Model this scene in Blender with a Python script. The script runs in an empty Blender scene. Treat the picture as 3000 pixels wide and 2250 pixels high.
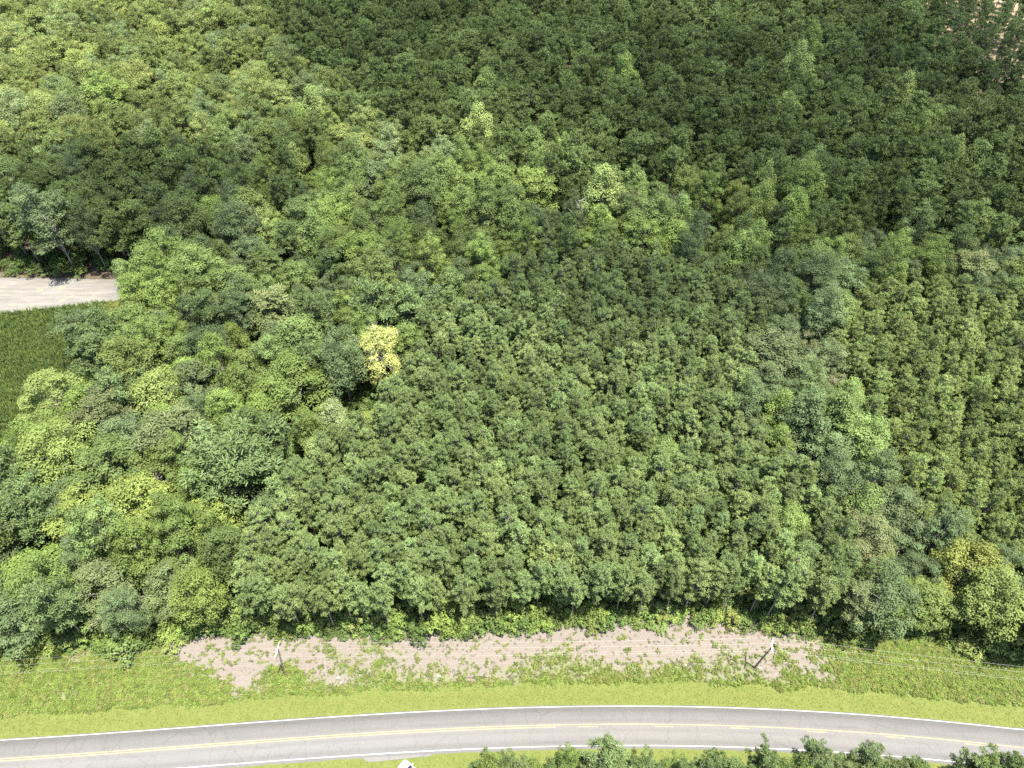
import bpy, math, random
import numpy as np
from mathutils import Vector, Matrix

SC = bpy.context.scene
COL = SC.collection
rng = np.random.default_rng(7)
random.seed(7)

# ------------------------------------------------------------------ camera
H = 120.0
cam = bpy.data.cameras.new('camera'); cam_o = bpy.data.objects.new('camera', cam); COL.objects.link(cam_o)
cam_o.location = (0, 0, H); cam_o.rotation_euler = (math.radians(45), 0, 0)
cam.sensor_width = 36; cam.sensor_fit = 'HORIZONTAL'; cam.lens = 36 * 2080 / 3000
cam.clip_start = 0.5; cam.clip_end = 6000
SC.camera = cam_o
# ------------------------------------------------------------------ sky and sun
SUN_EL, SUN_AZ = math.radians(76), math.radians(124)
world = bpy.data.worlds.new('World'); SC.world = world; world.use_nodes = True
wn = world.node_tree.nodes; wl = world.node_tree.links
sky = wn.new('ShaderNodeTexSky'); sky.sky_type = 'NISHITA'; sky.sun_disc = False
sky.sun_elevation = SUN_EL; sky.sun_rotation = SUN_AZ
wl.new(sky.outputs[0], wn['Background'].inputs[0]); wn['Background'].inputs[1].default_value = 0.1
sun = bpy.data.lights.new('sun', 'SUN'); sun.energy = 4.9; sun.angle = math.radians(0.53); sun.color = (1, .94, .83)
sun_o = bpy.data.objects.new('sun', sun); COL.objects.link(sun_o)
SV = Vector((math.sin(SUN_AZ) * math.cos(SUN_EL), math.cos(SUN_AZ) * math.cos(SUN_EL), math.sin(SUN_EL)))
sun_o.rotation_euler = (-SV).to_track_quat('-Z', 'Y').to_euler(); sun_o.location = SV * 400
vs = SC.view_settings
vs.view_transform = 'Standard'; vs.look = 'None'; vs.gamma = 1; vs.use_curve_mapping = False; vs.exposure = 1.9
SC.cycles.max_bounces = 5; SC.cycles.diffuse_bounces = 3; SC.cycles.transparent_max_bounces = 64; SC.cycles.transmission_bounces = 3
SC.cycles.use_denoising = False
SC.render.filter_size = 1.7

# ------------------------------------------------------------------ helpers
K = 3000 / 2212
S2 = math.sqrt(.5)
def at(ox, oy, z=0.0):
    """ground-plan point under a pixel of the 2212 px wide overview, at height z"""
    u = (ox * K - 1500) / 2080; v = (1125 - oy * K) / 2080
    t = (H - z) / (S2 - v * S2)
    return u * t, (S2 + v * S2) * t
def proj(x, y, z):
    dz = z - H; dep = y * S2 - dz * S2; up = y * S2 + dz * S2
    return (1500 + 2080 * x / dep) / K, (1125 - 2080 * up / dep) / K
def inside(p, poly):
    x, y = p; r = False; j = len(poly) - 1
    for i in range(len(poly)):
        xi, yi = poly[i]; xj, yj = poly[j]
        if (yi > y) != (yj > y) and x < (xj - xi) * (y - yi) / (yj - yi) + xi: r = not r
        j = i
    return r
def tag(o, label=None, cat=None, group=None, kind=None):
    if label: o['label'] = label
    if cat: o['category'] = cat
    if group: o['group'] = group
    if kind: o['kind'] = kind
    return o
def link(name, data, mat=None, parent=None, loc=None):
    o = bpy.data.objects.new(name, data); COL.objects.link(o)
    if mat is not None and not data.materials: data.materials.append(mat)
    if parent: o.parent = parent
    if loc is not None: o.location = loc
    return o
def empty(name, loc, rz=0.0):
    o = bpy.data.objects.new(name, None); COL.objects.link(o); o.empty_display_size = .5
    o.location = loc; o.rotation_euler = (0, 0, rz); return o
def npmesh(name, v, faces, tone=None, smooth=False):
    """mesh from an (n,3) array and a list of (m,k) index arrays"""
    me = bpy.data.meshes.new(name); v = np.asarray(v, np.float32)
    me.vertices.add(len(v)); me.vertices.foreach_set('co', v.ravel())
    loops = np.concatenate([np.asarray(f, np.int32).ravel() for f in faces])
    tot = np.concatenate([np.full(len(f), f.shape[1], np.int32) for f in faces])
    st = np.concatenate([[0], np.cumsum(tot)[:-1]]).astype(np.int32)
    me.loops.add(len(loops)); me.loops.foreach_set('vertex_index', loops)
    me.polygons.add(len(tot)); me.polygons.foreach_set('loop_start', st); me.polygons.foreach_set('loop_total', tot)
    if smooth: me.polygons.foreach_set('use_smooth', np.ones(len(tot), bool))
    if tone is not None:
        a = me.attributes.new('tone', 'FLOAT', 'POINT'); a.data.foreach_set('value', np.asarray(tone, np.float32))
    me.update(calc_edges=True); me.validate(); return me
def tubes(segs, sides=5):
    """segs: list of polylines [(p, r), ...] -> verts, quads"""
    V, Q = [], []; n0 = 0
    for pl in segs:
        P = [np.array(p, float) for p, r in pl]
        for i, (p, r) in enumerate(pl):
            d = P[min(i + 1, len(P) - 1)] - P[max(i - 1, 0)]; d = d / (np.linalg.norm(d) + 1e-9)
            a = np.cross(d, (0, 0, 1) if abs(d[2]) < .9 else (1, 0, 0)); a /= np.linalg.norm(a); b = np.cross(d, a)
            for k in range(sides):
                t = 2 * math.pi * k / sides; V.append(P[i] + r * (a * math.cos(t) + b * math.sin(t)))
        for i in range(len(pl) - 1):
            for k in range(sides):
                k2 = (k + 1) % sides
                Q.append((n0 + i * sides + k, n0 + i * sides + k2, n0 + (i + 1) * sides + k2, n0 + (i + 1) * sides + k))
        n0 += len(pl) * sides
    return np.array(V), np.array(Q)
def tube_mesh(name, segs, sides=5):
    v, q = tubes(segs, sides); return npmesh(name, v, [q], smooth=True)
def bxs(boxes):
    """boxes: (cx,cy,cz,sx,sy,sz) -> verts, quads"""
    V, Q = [], []
    for cx, cy, cz, sx, sy, sz in boxes:
        n = len(V)
        for z in (-1, 1):
            for x, y in ((-1, -1), (1, -1), (1, 1), (-1, 1)): V.append((cx + x * sx / 2, cy + y * sy / 2, cz + z * sz / 2))
        Q += [(n + 3, n + 2, n + 1, n), (n + 4, n + 5, n + 6, n + 7)] + [(n + i, n + (i + 1) % 4, n + 4 + (i + 1) % 4, n + 4 + i) for i in range(4)]
    return np.array(V), np.array(Q)
def noise2(x, y, seed=0, oct=4, f=1.0):
    """smooth value noise on arrays, 0..1"""
    x = np.asarray(x, float) * f; y = np.asarray(y, float) * f; tot = 0; amp = 1; s = 0
    for o in range(oct):
        xi = np.floor(x).astype(np.int64); yi = np.floor(y).astype(np.int64); fx = x - xi; fy = y - yi
        fx = fx * fx * (3 - 2 * fx); fy = fy * fy * (3 - 2 * fy)
        def h(a, b):
            n = (a * 374761393 + b * 668265263 + (seed + o) * 1442695041) & 0xffffffff
            n = ((n ^ (n >> 13)) * 1274126177) & 0xffffffff
            return ((n ^ (n >> 16)) & 0xffff) / 65535.
        v = (h(xi, yi) * (1 - fx) + h(xi + 1, yi) * fx) * (1 - fy) + (h(xi, yi + 1) * (1 - fx) + h(xi + 1, yi + 1) * fx) * fy
        tot = tot + amp * v; s += amp; amp *= .5; x = x * 2.03 + 17.3; y = y * 2.03 + 5.1
    return tot / s
sstep = lambda a, b, x: np.clip((x - a) / (b - a), 0, 1) ** 2 * (3 - 2 * np.clip((x - a) / (b - a), 0, 1))

# ------------------------------------------------------------------ materials
def nt(name):
    m = bpy.data.materials.new(name); m.use_nodes = True; t = m.node_tree; t.nodes.clear()
    out = t.nodes.new('ShaderNodeOutputMaterial'); return m, t, out
def N(t, typ, **kw):
    n = t.nodes.new(typ)
    for k, v in kw.items():
        if k.startswith('i_'): n.inputs[int(k[2:])].default_value = v
        else: setattr(n, k, v)
    return n
def leaf_mat(name, col=None, trans=.28, hue=.009, gloss=.12):
    m, t, out = nt(name); L = t.links.new
    oi = N(t, 'ShaderNodeObjectInfo'); at_ = N(t, 'ShaderNodeAttribute', attribute_name='tone')
    hs = N(t, 'ShaderNodeHueSaturation')
    if col is None: L(oi.outputs['Color'], hs.inputs['Color'])
    else: hs.inputs['Color'].default_value = (*col, 1)
    mr = N(t, 'ShaderNodeMapRange'); L(at_.outputs['Fac'], mr.inputs[0]); mr.inputs[3].default_value = .74; mr.inputs[4].default_value = 1.26
    L(mr.outputs[0], hs.inputs['Value'])
    r2 = N(t, 'ShaderNodeMath', operation='MULTIPLY'); L(at_.outputs['Fac'], r2.inputs[0]); r2.inputs[1].default_value = 7.31
    fr = N(t, 'ShaderNodeMath', operation='FRACT'); L(r2.outputs[0], fr.inputs[0])
    mh = N(t, 'ShaderNodeMapRange'); L(fr.outputs[0], mh.inputs[0]); mh.inputs[3].default_value = .5 - hue; mh.inputs[4].default_value = .5 + hue
    L(mh.outputs[0], hs.inputs['Hue'])
    res = hs
    if col is not None:      # scattered stands: every tree a little different
        h2 = N(t, 'ShaderNodeHueSaturation'); L(hs.outputs[0], h2.inputs['Color'])
        a = N(t, 'ShaderNodeMapRange'); L(oi.outputs['Random'], a.inputs[0]); a.inputs[3].default_value = .72; a.inputs[4].default_value = 1.3; L(a.outputs[0], h2.inputs['Value'])
        q = N(t, 'ShaderNodeMath', operation='MULTIPLY'); L(oi.outputs['Random'], q.inputs[0]); q.inputs[1].default_value = 13.7
        f = N(t, 'ShaderNodeMath', operation='FRACT'); L(q.outputs[0], f.inputs[0])
        b = N(t, 'ShaderNodeMapRange'); L(f.outputs[0], b.inputs[0]); b.inputs[3].default_value = .488; b.inputs[4].default_value = .508; L(b.outputs[0], h2.inputs['Hue'])
        res = h2
    p = N(t, 'ShaderNodeBsdfPrincipled'); L(res.outputs[0], p.inputs['Base Color']); p.inputs['Roughness'].default_value = .55
    p.inputs['Specular IOR Level'].default_value = gloss
    tr = N(t, 'ShaderNodeBsdfTranslucent'); L(res.outputs[0], tr.inputs[0])
    mx = N(t, 'ShaderNodeMixShader'); mx.inputs[0].default_value = trans
    L(p.outputs[0], mx.inputs[1]); L(tr.outputs[0], mx.inputs[2]); L(mx.outputs[0], out.inputs[0])
    return m
def plain(name, col, rough=.8, var=.25, scale=3.0, metal=0.0, bump=0.0, spec=.3):
    m, t, out = nt(name); L = t.links.new
    p = N(t, 'ShaderNodeBsdfPrincipled'); p.inputs['Roughness'].default_value = rough; p.inputs['Metallic'].default_value = metal
    p.inputs['Specular IOR Level'].default_value = spec
    tc = N(t, 'ShaderNodeTexCoord'); nz = N(t, 'ShaderNodeTexNoise'); nz.inputs['Scale'].default_value = scale; nz.inputs['Detail'].default_value = 5
    L(tc.outputs['Object'], nz.inputs['Vector'])
    mr = N(t, 'ShaderNodeMapRange'); L(nz.outputs[0], mr.inputs[0]); mr.inputs[1].default_value = .3; mr.inputs[2].default_value = .7
    mr.inputs[3].default_value = 1 - var; mr.inputs[4].default_value = 1 + var
    hs = N(t, 'ShaderNodeHueSaturation'); hs.inputs['Color'].default_value = (*col, 1); L(mr.outputs[0], hs.inputs['Value'])
    L(hs.outputs[0], p.inputs['Base Color'])
    if bump:
        bp = N(t, 'ShaderNodeBump'); bp.inputs['Strength'].default_value = bump; L(nz.outputs[0], bp.inputs['Height']); L(bp.outputs[0], p.inputs['Normal'])
    L(p.outputs[0], out.inputs[0]); return m
M_LEAF = leaf_mat('leaf', None, .22)
M_NEED = leaf_mat('needle', None, .2)
M_BARK = plain('pine_bark', (.21, .185, .165), .9, .35, 4)
M_GBARK = plain('grey_bark', (.19, .183, .155), .9, .3, 3)
M_PALE = plain('pale_dead_wood', (.46, .45, .41), .9, .2, 3)

# ------------------------------------------------------------------ foliage builders
def rdirs(n, r):
    d = r.normal(size=(n, 3)); return d / np.linalg.norm(d, axis=1, keepdims=True)
def needle_clumps(cent, rad, r, n, ln, wd, tones, up=.35):
    """each clump: needle sprays lying over a small dome, tips lifted outward"""
    m = len(cent); nn = np.maximum(6, (n * np.clip((rad / rad.mean()) ** 1.7, .4, 2.2))).astype(int); idx = np.repeat(np.arange(m), nn); q = len(idx)
    o = rdirs(q, r); o[:, 2] = np.where(o[:, 2] < -.25, -o[:, 2], o[:, 2])
    p = cent[idx] + o * rad[idx][:, None] * r.uniform(.6, 1.0, (q, 1)) * np.array([1, 1, .85])
    tg = rdirs(q, r); tg -= o * (tg * o).sum(1, keepdims=True); tg /= np.linalg.norm(tg, axis=1, keepdims=True) + 1e-9
    d = tg * .75 + o * r.uniform(.25, 1.0, (q, 1)) + np.array([0, 0, .25]); d /= np.linalg.norm(d, axis=1, keepdims=True)
    nv = o + np.array([0, 0, up]) + rdirs(q, r) * .25; nv -= d * (nv * d).sum(1, keepdims=True); s = np.cross(d, nv); s /= np.linalg.norm(s, axis=1, keepdims=True) + 1e-9
    l = ln * r.uniform(.65, 1.25, (q, 1)); w = wd * r.uniform(.75, 1.3, (q, 1)); b = p - d * l * .4
    v = np.stack([b - s * w * .6, b + s * w * .6, b + d * l + s * w * .55, b + d * l - s * w * .55], 1).reshape(-1, 3)
    return v, np.arange(q * 4).reshape(-1, 4), np.repeat(np.clip(tones[idx] + r.normal(0, .14, q), 0, 1), 4)
def pine(seed, Ht, zb, R, pw=2.0, whorl=.75, nb=5, rc=.45, n=24, ln=.42, wd=.12, up=.35, irregular=.2, trunk_r=.13, top=.3):
    """returns crown mesh, trunk mesh (with its limbs)"""
    r = np.random.default_rng(seed); cen, rad, tn = [], [], []; segs = []
    bend = r.normal(0, .012, 2)
    tx = lambda z: np.array([bend[0] * z * z / Ht * 2, bend[1] * z * z / Ht * 2, z])
    segs.append([(tx(z), trunk_r * (1 - .82 * z / Ht) + .01) for z in np.linspace(-.3, Ht - .4, 7)])
    for _ in range(5):      # a few dead stubs under the crown
        z = r.uniform(zb * .5, zb); a = r.uniform(0, 6.283); d = np.array([math.cos(a), math.sin(a), .1]); segs.append([(tx(z), .025), (tx(z) + d * r.uniform(.4, 1.1), .01)])
    z = zb; lop = r.uniform(0, 6.283)
    while z < Ht - .25:
        f = (z - zb) / (Ht - zb); prof = R * min(1, .6 + f * 2.2) * max(0, 1 - f ** pw) ** .6 + .15
        a0 = r.uniform(0, 6.283); k_n = max(3, int(round(nb * (.5 + .5 * prof / R))))
        for k in range(k_n):
            a = a0 + 6.283 * k / k_n + r.normal(0, .25); l = prof * (1 + irregular * math.sin(a - lop + 2.1 * z)) * r.uniform(1 - irregular * 1.3, 1 + irregular * .7)
            if r.random() < .07: continue
            d = np.array([math.cos(a), math.sin(a), up * (.3 + 1.0 * f) + r.normal(0, .1)]); p0 = tx(min(Ht - .2, z + r.normal(0, .45 * whorl)))
            segs.append([(p0, .045), (p0 + d * l * .5 - (0, 0, .1 * l * (1 - f)), .03), (p0 + d * l * .9, .014)])
            tone = np.clip(r.normal(.5, .17), 0, 1); t = 1.0
            while t * l > .35 * l + .15 or t == 1.0:
                c = rc * r.uniform(.75, 1.25) * (.75 + .35 * t); sd = r.normal(0, .2 * l * t + .06, 3) if t < 1 else r.normal(0, .08, 3); sd[2] *= .4
                cen.append(p0 + d * t * l + sd + (0, 0, .1)); rad.append(c); tn.append(np.clip(tone + r.normal(0, .1), 0, 1)); t -= rc * 1.15 / max(l, .3) * r.uniform(.8, 1.3)
                if t <= 0: break
        z += whorl * r.uniform(.75, 1.2)
    cen.append(tx(Ht - .2)); rad.append(rc * .8); tn.append(.6)
    v, f, t = needle_clumps(np.array(cen), np.array(rad), r, n, ln, wd, np.array(tn))
    return npmesh('pine_crown', v, [f], t), tube_mesh('pine_trunk', segs, 5)
def leaf_cloud(cent, rad, r, n=60, size=.3, tones=None, droop=.0, flat=.75):
    """clumps of leaf-sized quads on the outer shell of each small clump"""
    m = len(cent); nn = (np.full(m, n) * np.clip(rad / rad.mean(), .5, 2) ** 1.6).astype(int); idx = np.repeat(np.arange(m), nn); q = len(idx)
    d = rdirs(q, r); d[:, 2] = np.where(d[:, 2] < -.35, -d[:, 2], d[:, 2])
    rr = rad[idx][:, None] * r.uniform(.55, 1.08, (q, 1)); p = cent[idx] + d * rr * np.array([1, 1, flat])
    nrm = d * .8 + rdirs(q, r) * .34 + np.array([0, 0, .5 - droop]); nrm /= np.linalg.norm(nrm, axis=1, keepdims=True)
    a = np.cross(nrm, rdirs(q, r)); a /= np.linalg.norm(a, axis=1, keepdims=True) + 1e-9; b = np.cross(nrm, a)
    l = size * r.uniform(.65, 1.35, (q, 1)); w = l * r.uniform(.5, .75, (q, 1))
    v = np.stack([p - a * l * .6, p + b * w * .5 - a * l * .05, p + a * l * .62 - nrm * l * .12, p - b * w * .5 - a * l * .05], 1).reshape(-1, 3)
    f = np.arange(q * 4).reshape(-1, 4); T = np.clip((tones[idx] + r.normal(0, .13, q)), 0, 1)
    return v, f, np.repeat(T, 4)
def broadleaf(seed, Ht, R, zb, nc=60, rc=1.15, n=55, size=.3, cone=0.0, droop=0., wispy=0.0, flat=.75, fill=.25):
    r = np.random.default_rng(seed); cz = zb + (Ht - zb) * .45; hz = Ht - cz
    cen, rad, tn = [], [], []; segs = []
    lobes = [(r.uniform(0, 2 * math.pi), r.uniform(.8, 1.15)) for _ in range(5)]
    fork = zb * .8
    trunk_top = np.array([r.normal(0, .3), r.normal(0, .3), cz + hz * .4])
    segs.append([((0, 0, -.3), .26), ((r.normal(0, .1), r.normal(0, .1), fork), .19), (trunk_top, .06)])
    k = 0
    while len(cen) < nc:
        k += 1
        d = rdirs(1, r)[0]
        if d[2] < -.55: continue
        a = math.atan2(d[1], d[0]); g = 1 + .24 * math.sin(3 * a + seed) + .16 * math.sin(5 * a + 2 * seed); hv = 1 + .2 * math.sin(2 * a + 1.7 * seed) * (1 - d[2] * .5)
        inner = r.random() < fill
        s = r.uniform(.35, .75) if inner else r.uniform(.82, 1.0)
        rr = R * g * s; zz = d[2] * (hz * hv if d[2] > 0 else cz - zb) * (s if d[2] > 0 else 1)
        if cone: rr *= np.clip(1 - cone * max(0, zz) / hz, .12, 1)
        p = np.array([d[0] * rr, d[1] * rr, cz + zz])
        c = rc * r.uniform(.65, 1.3)
        if any(np.linalg.norm((p - q) * (1, 1, 1.3)) < .8 * rc for q in cen) and k < nc * 14: continue
        cen.append(p); rad.append(c); tn.append(np.clip(r.normal(.5, .2), 0, 1))
    cen = np.array(cen); rad = np.array(rad); tn = np.array(tn)
    for p in cen[::2]:
        st = np.array([0, 0, fork + (trunk_top[2] - fork) * r.uniform(.0, .8)]); mid = st * .5 + p * .5 + (0, 0, .25 * (p[2] - st[2]) * .3)
        segs.append([(st, .06), (mid, .035), (p, .012)])
    v, f, t = leaf_cloud(cen, rad, r, n, size, tn, droop, flat)
    if wispy:
        for p in cen[r.random(len(cen)) < wispy]:
            for _ in range(5):
                d = rdirs(1, r)[0] * (1, 1, .5) + np.array([p[0], p[1], 3.0]) / (4 + R)
                segs.append([(p - d * .6, .035), (p + d * .5, .025), (p + d * r.uniform(.9, 1.6) + r.normal(0, .25, 3), .012)])
    return npmesh('leaf_crown', v, [f], t), tube_mesh('leaf_trunk', segs, 5)
def snag(seed, Ht):
    r = np.random.default_rng(seed); segs = [[((0, 0, -.3), .25), ((.1, 0, Ht * .5), .17), ((.25, .1, Ht), .04)]]
    for k in range(16):
        z = Ht * r.uniform(.5, .97); a = r.uniform(0, 6.28); l = (Ht - z) * .45 + .8; d = np.array([math.cos(a), math.sin(a), .9])
        p = np.array([.1, 0, z]); m = p + d * l * .5; e = p + d * l + r.normal(0, .2, 3); segs.append([(p, .07), (m, .05), (e, .02)])
        segs.append([(m, .04), (m + r.normal(0, .5, 3) + (0, 0, .5), .015)])
    return tube_mesh('snag', segs, 5)

YP = [pine(100 + i, 16, 7.6 + .7 * (i % 3), 1.6 + .14 * (i % 4), 1.3 + .15 * (i % 5), .5, 5, .37, 38, .34, .056, .5, .26, .13) for i in range(14)]
MP = [pine(200 + i, 20, 10.5 + .8 * (i % 3), 2.8 + .25 * (i % 4), 1.6 + .2 * (i % 4), .8, 6, .66, 36, .56, .1, .4, .3, .19) for i in range(14)]
GP = [pine(260 + i, 20, 9.5, 4.2, 2.0, 1.3, 8, .95, 64, .6, .11, .3, .4, .22) for i in range(6)]
TP = [pine(290 + i, 22, 13.5, 2.3, 2.0, 1.1, 5, .65, 34, .6, .1, .3, .35, .17) for i in range(4)]
NP = [pine(240 + i, 16, 7.5, 2.3, 1.25, .85, 6, .42, 60, .4, .055, .85, .4, .13) for i in range(4)]
BL = [broadleaf(300 + i, 17 + 1.5 * ((i * 3) % 4 - 1), 3.6 + .45 * (i % 4), 3.6 + .5 * (i % 3), 70 + 8 * (i % 3), 1.15 + .12 * (i % 3), 120, .30, fill=.15, flat=.65) for i in range(10)]
PO = [broadleaf(400 + i, 20, 4.0 + .3 * (i % 3), 6.0, 85, 1.25, 110, .31, cone=.65, flat=1.0) for i in range(5)]
WS = [broadleaf(500 + i, 16, 3.6 + .2 * (i % 3), 4.0, 75, 1.0, 140, .2, wispy=.05, fill=.35) for i in range(5)]
WP = [broadleaf(550 + i, 16, 3.7, 4.0, 65, 1.0, 120, .22, wispy=.25, fill=.3) for i in range(3)]
YT = broadleaf(601, 16.5, 5.2, 4.0, 130, 1.1, 110, .27, wispy=.3, fill=.25)
SH = [broadleaf(700 + i, 2.6, 1.5, .3, 18, .55, 34, .26, fill=.3) for i in range(5)]
SNAG = snag(800, 17)

# ------------------------------------------------------------------ ground
road_c = np.array([(-170, 29.9), (-125, 33.4), (-80, 36.9), (-53, 38.75), (-27, 40.45), (0, 41.75), (27.6, 42.15), (50, 41.1), (81, 38.5), (125, 34.8), (170, 31.0)])
_cf = np.polyfit(road_c[2:9, 0], road_c[2:9, 1], 4)
def road_y(x):
    x = np.asarray(x, float); xc = np.clip(x, -80, 80)
    sl = np.where(x < 0, .075, -.085); return np.polyval(_cf, xc) + (x - xc) * sl
def road_n(x):
    d = (road_y(x + .5) - road_y(x - .5)); n = np.stack([-d, np.ones_like(d)], -1); return n / np.linalg.norm(n, axis=-1, keepdims=True)
edge_pts = np.array([(-190, 50), (-130, 52), (-88.7, 53.9), (-81.3, 55.3), (-66, 54.6), (-60.5, 57.3), (-48.2, 57.2), (-30.2, 57.6), (-18.6, 56.8), (2, 58.6), (24.6, 59), (38.9, 59.8), (45.3, 58), (57.1, 56.6), (71.1, 57), (77.9, 54.8), (88.1, 53), (130, 49), (190, 45)])
edge_y = lambda x: np.interp(x, edge_pts[:, 0], edge_pts[:, 1])
def grid_mesh(name, x0, x1, y0, y1, st, zf, attrs):
    xs = np.arange(x0, x1 + .01, st); ys = np.arange(y0, y1 + .01, st); X, Y = np.meshgrid(xs, ys); x, y = X.ravel(), Y.ravel()
    v = np.stack([x, y, zf(x, y)], 1); nx = len(xs); i = np.arange((len(ys) - 1) * nx).reshape(-1, nx)[:, :-1].ravel()
    me = npmesh(name, v, [np.stack([i, i + 1, i + nx + 1, i + nx], 1)], smooth=True)
    for k, fn in attrs.items():
        a = me.attributes.new(k, 'FLOAT', 'POINT'); a.data.foreach_set('value', fn(x, y).astype(np.float32))
    return me
def verge_z(x, y):
    d = y - road_y(x); s = sstep(3.6, 6, np.abs(d))
    return -.03 - s * .12 + s * (noise2(x, y, 3, 3, .12) - .5) * .5 - .35 * np.exp(-((d - 8.5) / 1.4) ** 2)
def dry_f(x, y):
    """share of bare sandy ground and straw between the mown strip and the trees"""
    d = y - road_y(x); e = edge_y(x) - y
    mid = sstep(-64, -50, x) * (1 - sstep(48, 64, x))
    n = noise2(x * .6, y, 11, 5, .22); n2 = noise2(x, y, 23, 4, .6)
    base = mid * (.34 + .8 * sstep(11, 2.0, e)) + (1 - mid) * .18 * sstep(9, 3, e)
    band = sstep(6.3, 8.2, d + (n2 - .5) * 1.5)
    pale = np.exp(-(((x + 68) / 7) ** 2 + ((y - 49.5 - (x + 68) * .35) / 1.3) ** 2)) * .75 + np.exp(-(((x + 54) / 6) ** 2 + ((y - 54.5) / 1.2) ** 2)) * .8
    return np.clip(((base + pale) * .95 + (n - .5) * 1.25 + (n2 - .5) * .8) * band, 0, 1) * (y > road_y(x))
def lush_f(x, y):
    d = y - road_y(x); mid = sstep(-55, -30, x) * (1 - sstep(40, 60, x))
    return np.clip((1 - .75 * mid) * sstep(6.5, 8, d) + .35 * noise2(x, y, 31, 4, .3), 0, 1)
def mown_f(x, y):
    d = y - road_y(x); n = noise2(x, y, 41, 3, .35)
    return (1 - sstep(5.7, 7.9, np.abs(d) + (n - .5) * 2.2))
m, t, out = nt('verge_ground'); L = t.links.new
p = N(t, 'ShaderNodeBsdfPrincipled'); p.inputs['Roughness'].default_value = .95; p.inputs['Specular IOR Level'].default_value = .1
tc = N(t, 'ShaderNodeTexCoord')
def nz(scale, det=6, rough=.6, vec=None):
    n = N(t, 'ShaderNodeTexNoise'); n.inputs['Scale'].default_value = scale; n.inputs['Detail'].default_value = det; n.inputs['Roughness'].default_value = rough
    L(vec or tc.outputs['Object'], n.inputs['Vector']); return n
def mixc(f, a, b):
    n = N(t, 'ShaderNodeMix', data_type='RGBA')
    for s, v in ((0, f), (6, a), (7, b)):
        if hasattr(v, 'is_linked'): L(v, n.inputs[s])
        else: n.inputs[s].default_value = (*v, 1) if isinstance(v, tuple) else v
    return n.outputs[2]
def rampf(src, lo, hi):
    n = N(t, 'ShaderNodeMapRange'); L(src, n.inputs[0]); n.inputs[1].default_value = lo; n.inputs[2].default_value = hi; return n.outputs[0]
n1 = nz(.9); n2 = nz(3.2, 8, .7); n3 = nz(9, 4, .7)
g_weed = mixc(rampf(n1.outputs[0], .35, .65), (.1, .135, .031), (.128, .15, .04))
g_weed = mixc(rampf(n2.outputs[0], .4, .7), g_weed, (.08, .115, .028))
g_mown = mixc(rampf(n1.outputs[0], .3, .7), (.085, .104, .027), (.11, .122, .036))
g_mown = mixc(rampf(n2.outputs[0], .5, .8), g_mown, (.064, .094, .02))
sand = mixc(rampf(n2.outputs[0], .3, .7), (.118, .102, .088), (.165, .147, .127))
sand = mixc(rampf(n3.outputs[0], .55, .75), sand, (.1, .086, .07))
a_d = N(t, 'ShaderNodeAttribute', attribute_name='dry'); a_m = N(t, 'ShaderNodeAttribute', attribute_name='mown')
add = N(t, 'ShaderNodeMath', operation='ADD'); L(a_d.outputs['Fac'], add.inputs[0])
sub = N(t, 'ShaderNodeMath', operation='MULTIPLY_ADD'); L(n3.outputs[0], sub.inputs[0]); sub.inputs[1].default_value = .9; sub.inputs[2].default_value = -.45; L(sub.outputs[0], add.inputs[1])
col = mixc(a_m.outputs['Fac'], g_weed, g_mown); col = mixc(rampf(add.outputs[0], .22, .85), col, sand)
L(col, p.inputs['Base Color'])
bp = N(t, 'ShaderNodeBump'); bp.inputs['Strength'].default_value = .7; bp.inputs['Distance'].default_value = .12; L(n2.outputs[0], bp.inputs['Height']); L(bp.outputs[0], p.inputs['Normal'])
L(p.outputs[0], out.inputs[0]); M_VERGE = m
M_FLOOR = plain('forest_floor', (.07, .055, .035), .95, .5, .8)
me = npmesh('ground', [(-4000, -4000, -.6), (4000, -4000, -.6), (4000, 4000, -.6), (-4000, 4000, -.6)], [np.array([[0, 1, 2, 3]])])
tag(link('ground', me, M_FLOOR), kind='structure')
me = grid_mesh('verge', -150, 150, 12, 66, .5, verge_z, {'dry': dry_f, 'mown': mown_f, 'lush': lush_f})
tag(link('grass_verge_ground', me, M_VERGE), kind='structure')

# road
xs = np.arange(-170, 170.1, 1.0)
def ribbon(name, o0, o1, z, x0=-170, x1=170, st=1.0, wob=0.0, thick=0.0):
    x = np.arange(x0, x1 + .001, st) if x1 - x0 > st else np.array([x0, x1]); n = road_n(x); c = np.stack([x, road_y(x)], 1)
    w = (noise2(x, x * 0, 5, 3, .5) - .5) * wob
    a = c + n * (o0 - w)[:, None] if wob else c + n * o0
    b = c + n * (o1 + w)[:, None] if wob else c + n * o1
    k = len(x); v = [np.c_[a, np.full(k, z)], np.c_[b, np.full(k, z)]]; i = np.arange(k - 1); q = [np.stack([i, i + 1, k + i + 1, k + i], 1)]
    if thick:
        v += [np.c_[a, np.full(k, z - thick)], np.c_[b, np.full(k, z - thick)]]
        q += [np.stack([2 * k + i, 2 * k + i + 1, i + 1, i], 1), np.stack([k + i, k + i + 1, 3 * k + i + 1, 3 * k + i], 1)]
    me = npmesh(name, np.concatenate(v), q); at2 = me.attributes.new('across', 'FLOAT', 'POINT')
    ac = np.concatenate([np.full(k, o0), np.full(k, o1)] * (len(v) // 2)).astype(np.float32); at2.data.foreach_set('value', ac); return me
m, t, out = nt('asphalt'); L = t.links.new
p = N(t, 'ShaderNodeBsdfPrincipled'); p.inputs['Roughness'].default_value = .85; p.inputs['Specular IOR Level'].default_value = .2; tc = N(t, 'ShaderNodeTexCoord')
mp = N(t, 'ShaderNodeMapping'); mp.inputs['Scale'].default_value = (.12, 1.1, 1); L(tc.outputs['Object'], mp.inputs[0])
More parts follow.
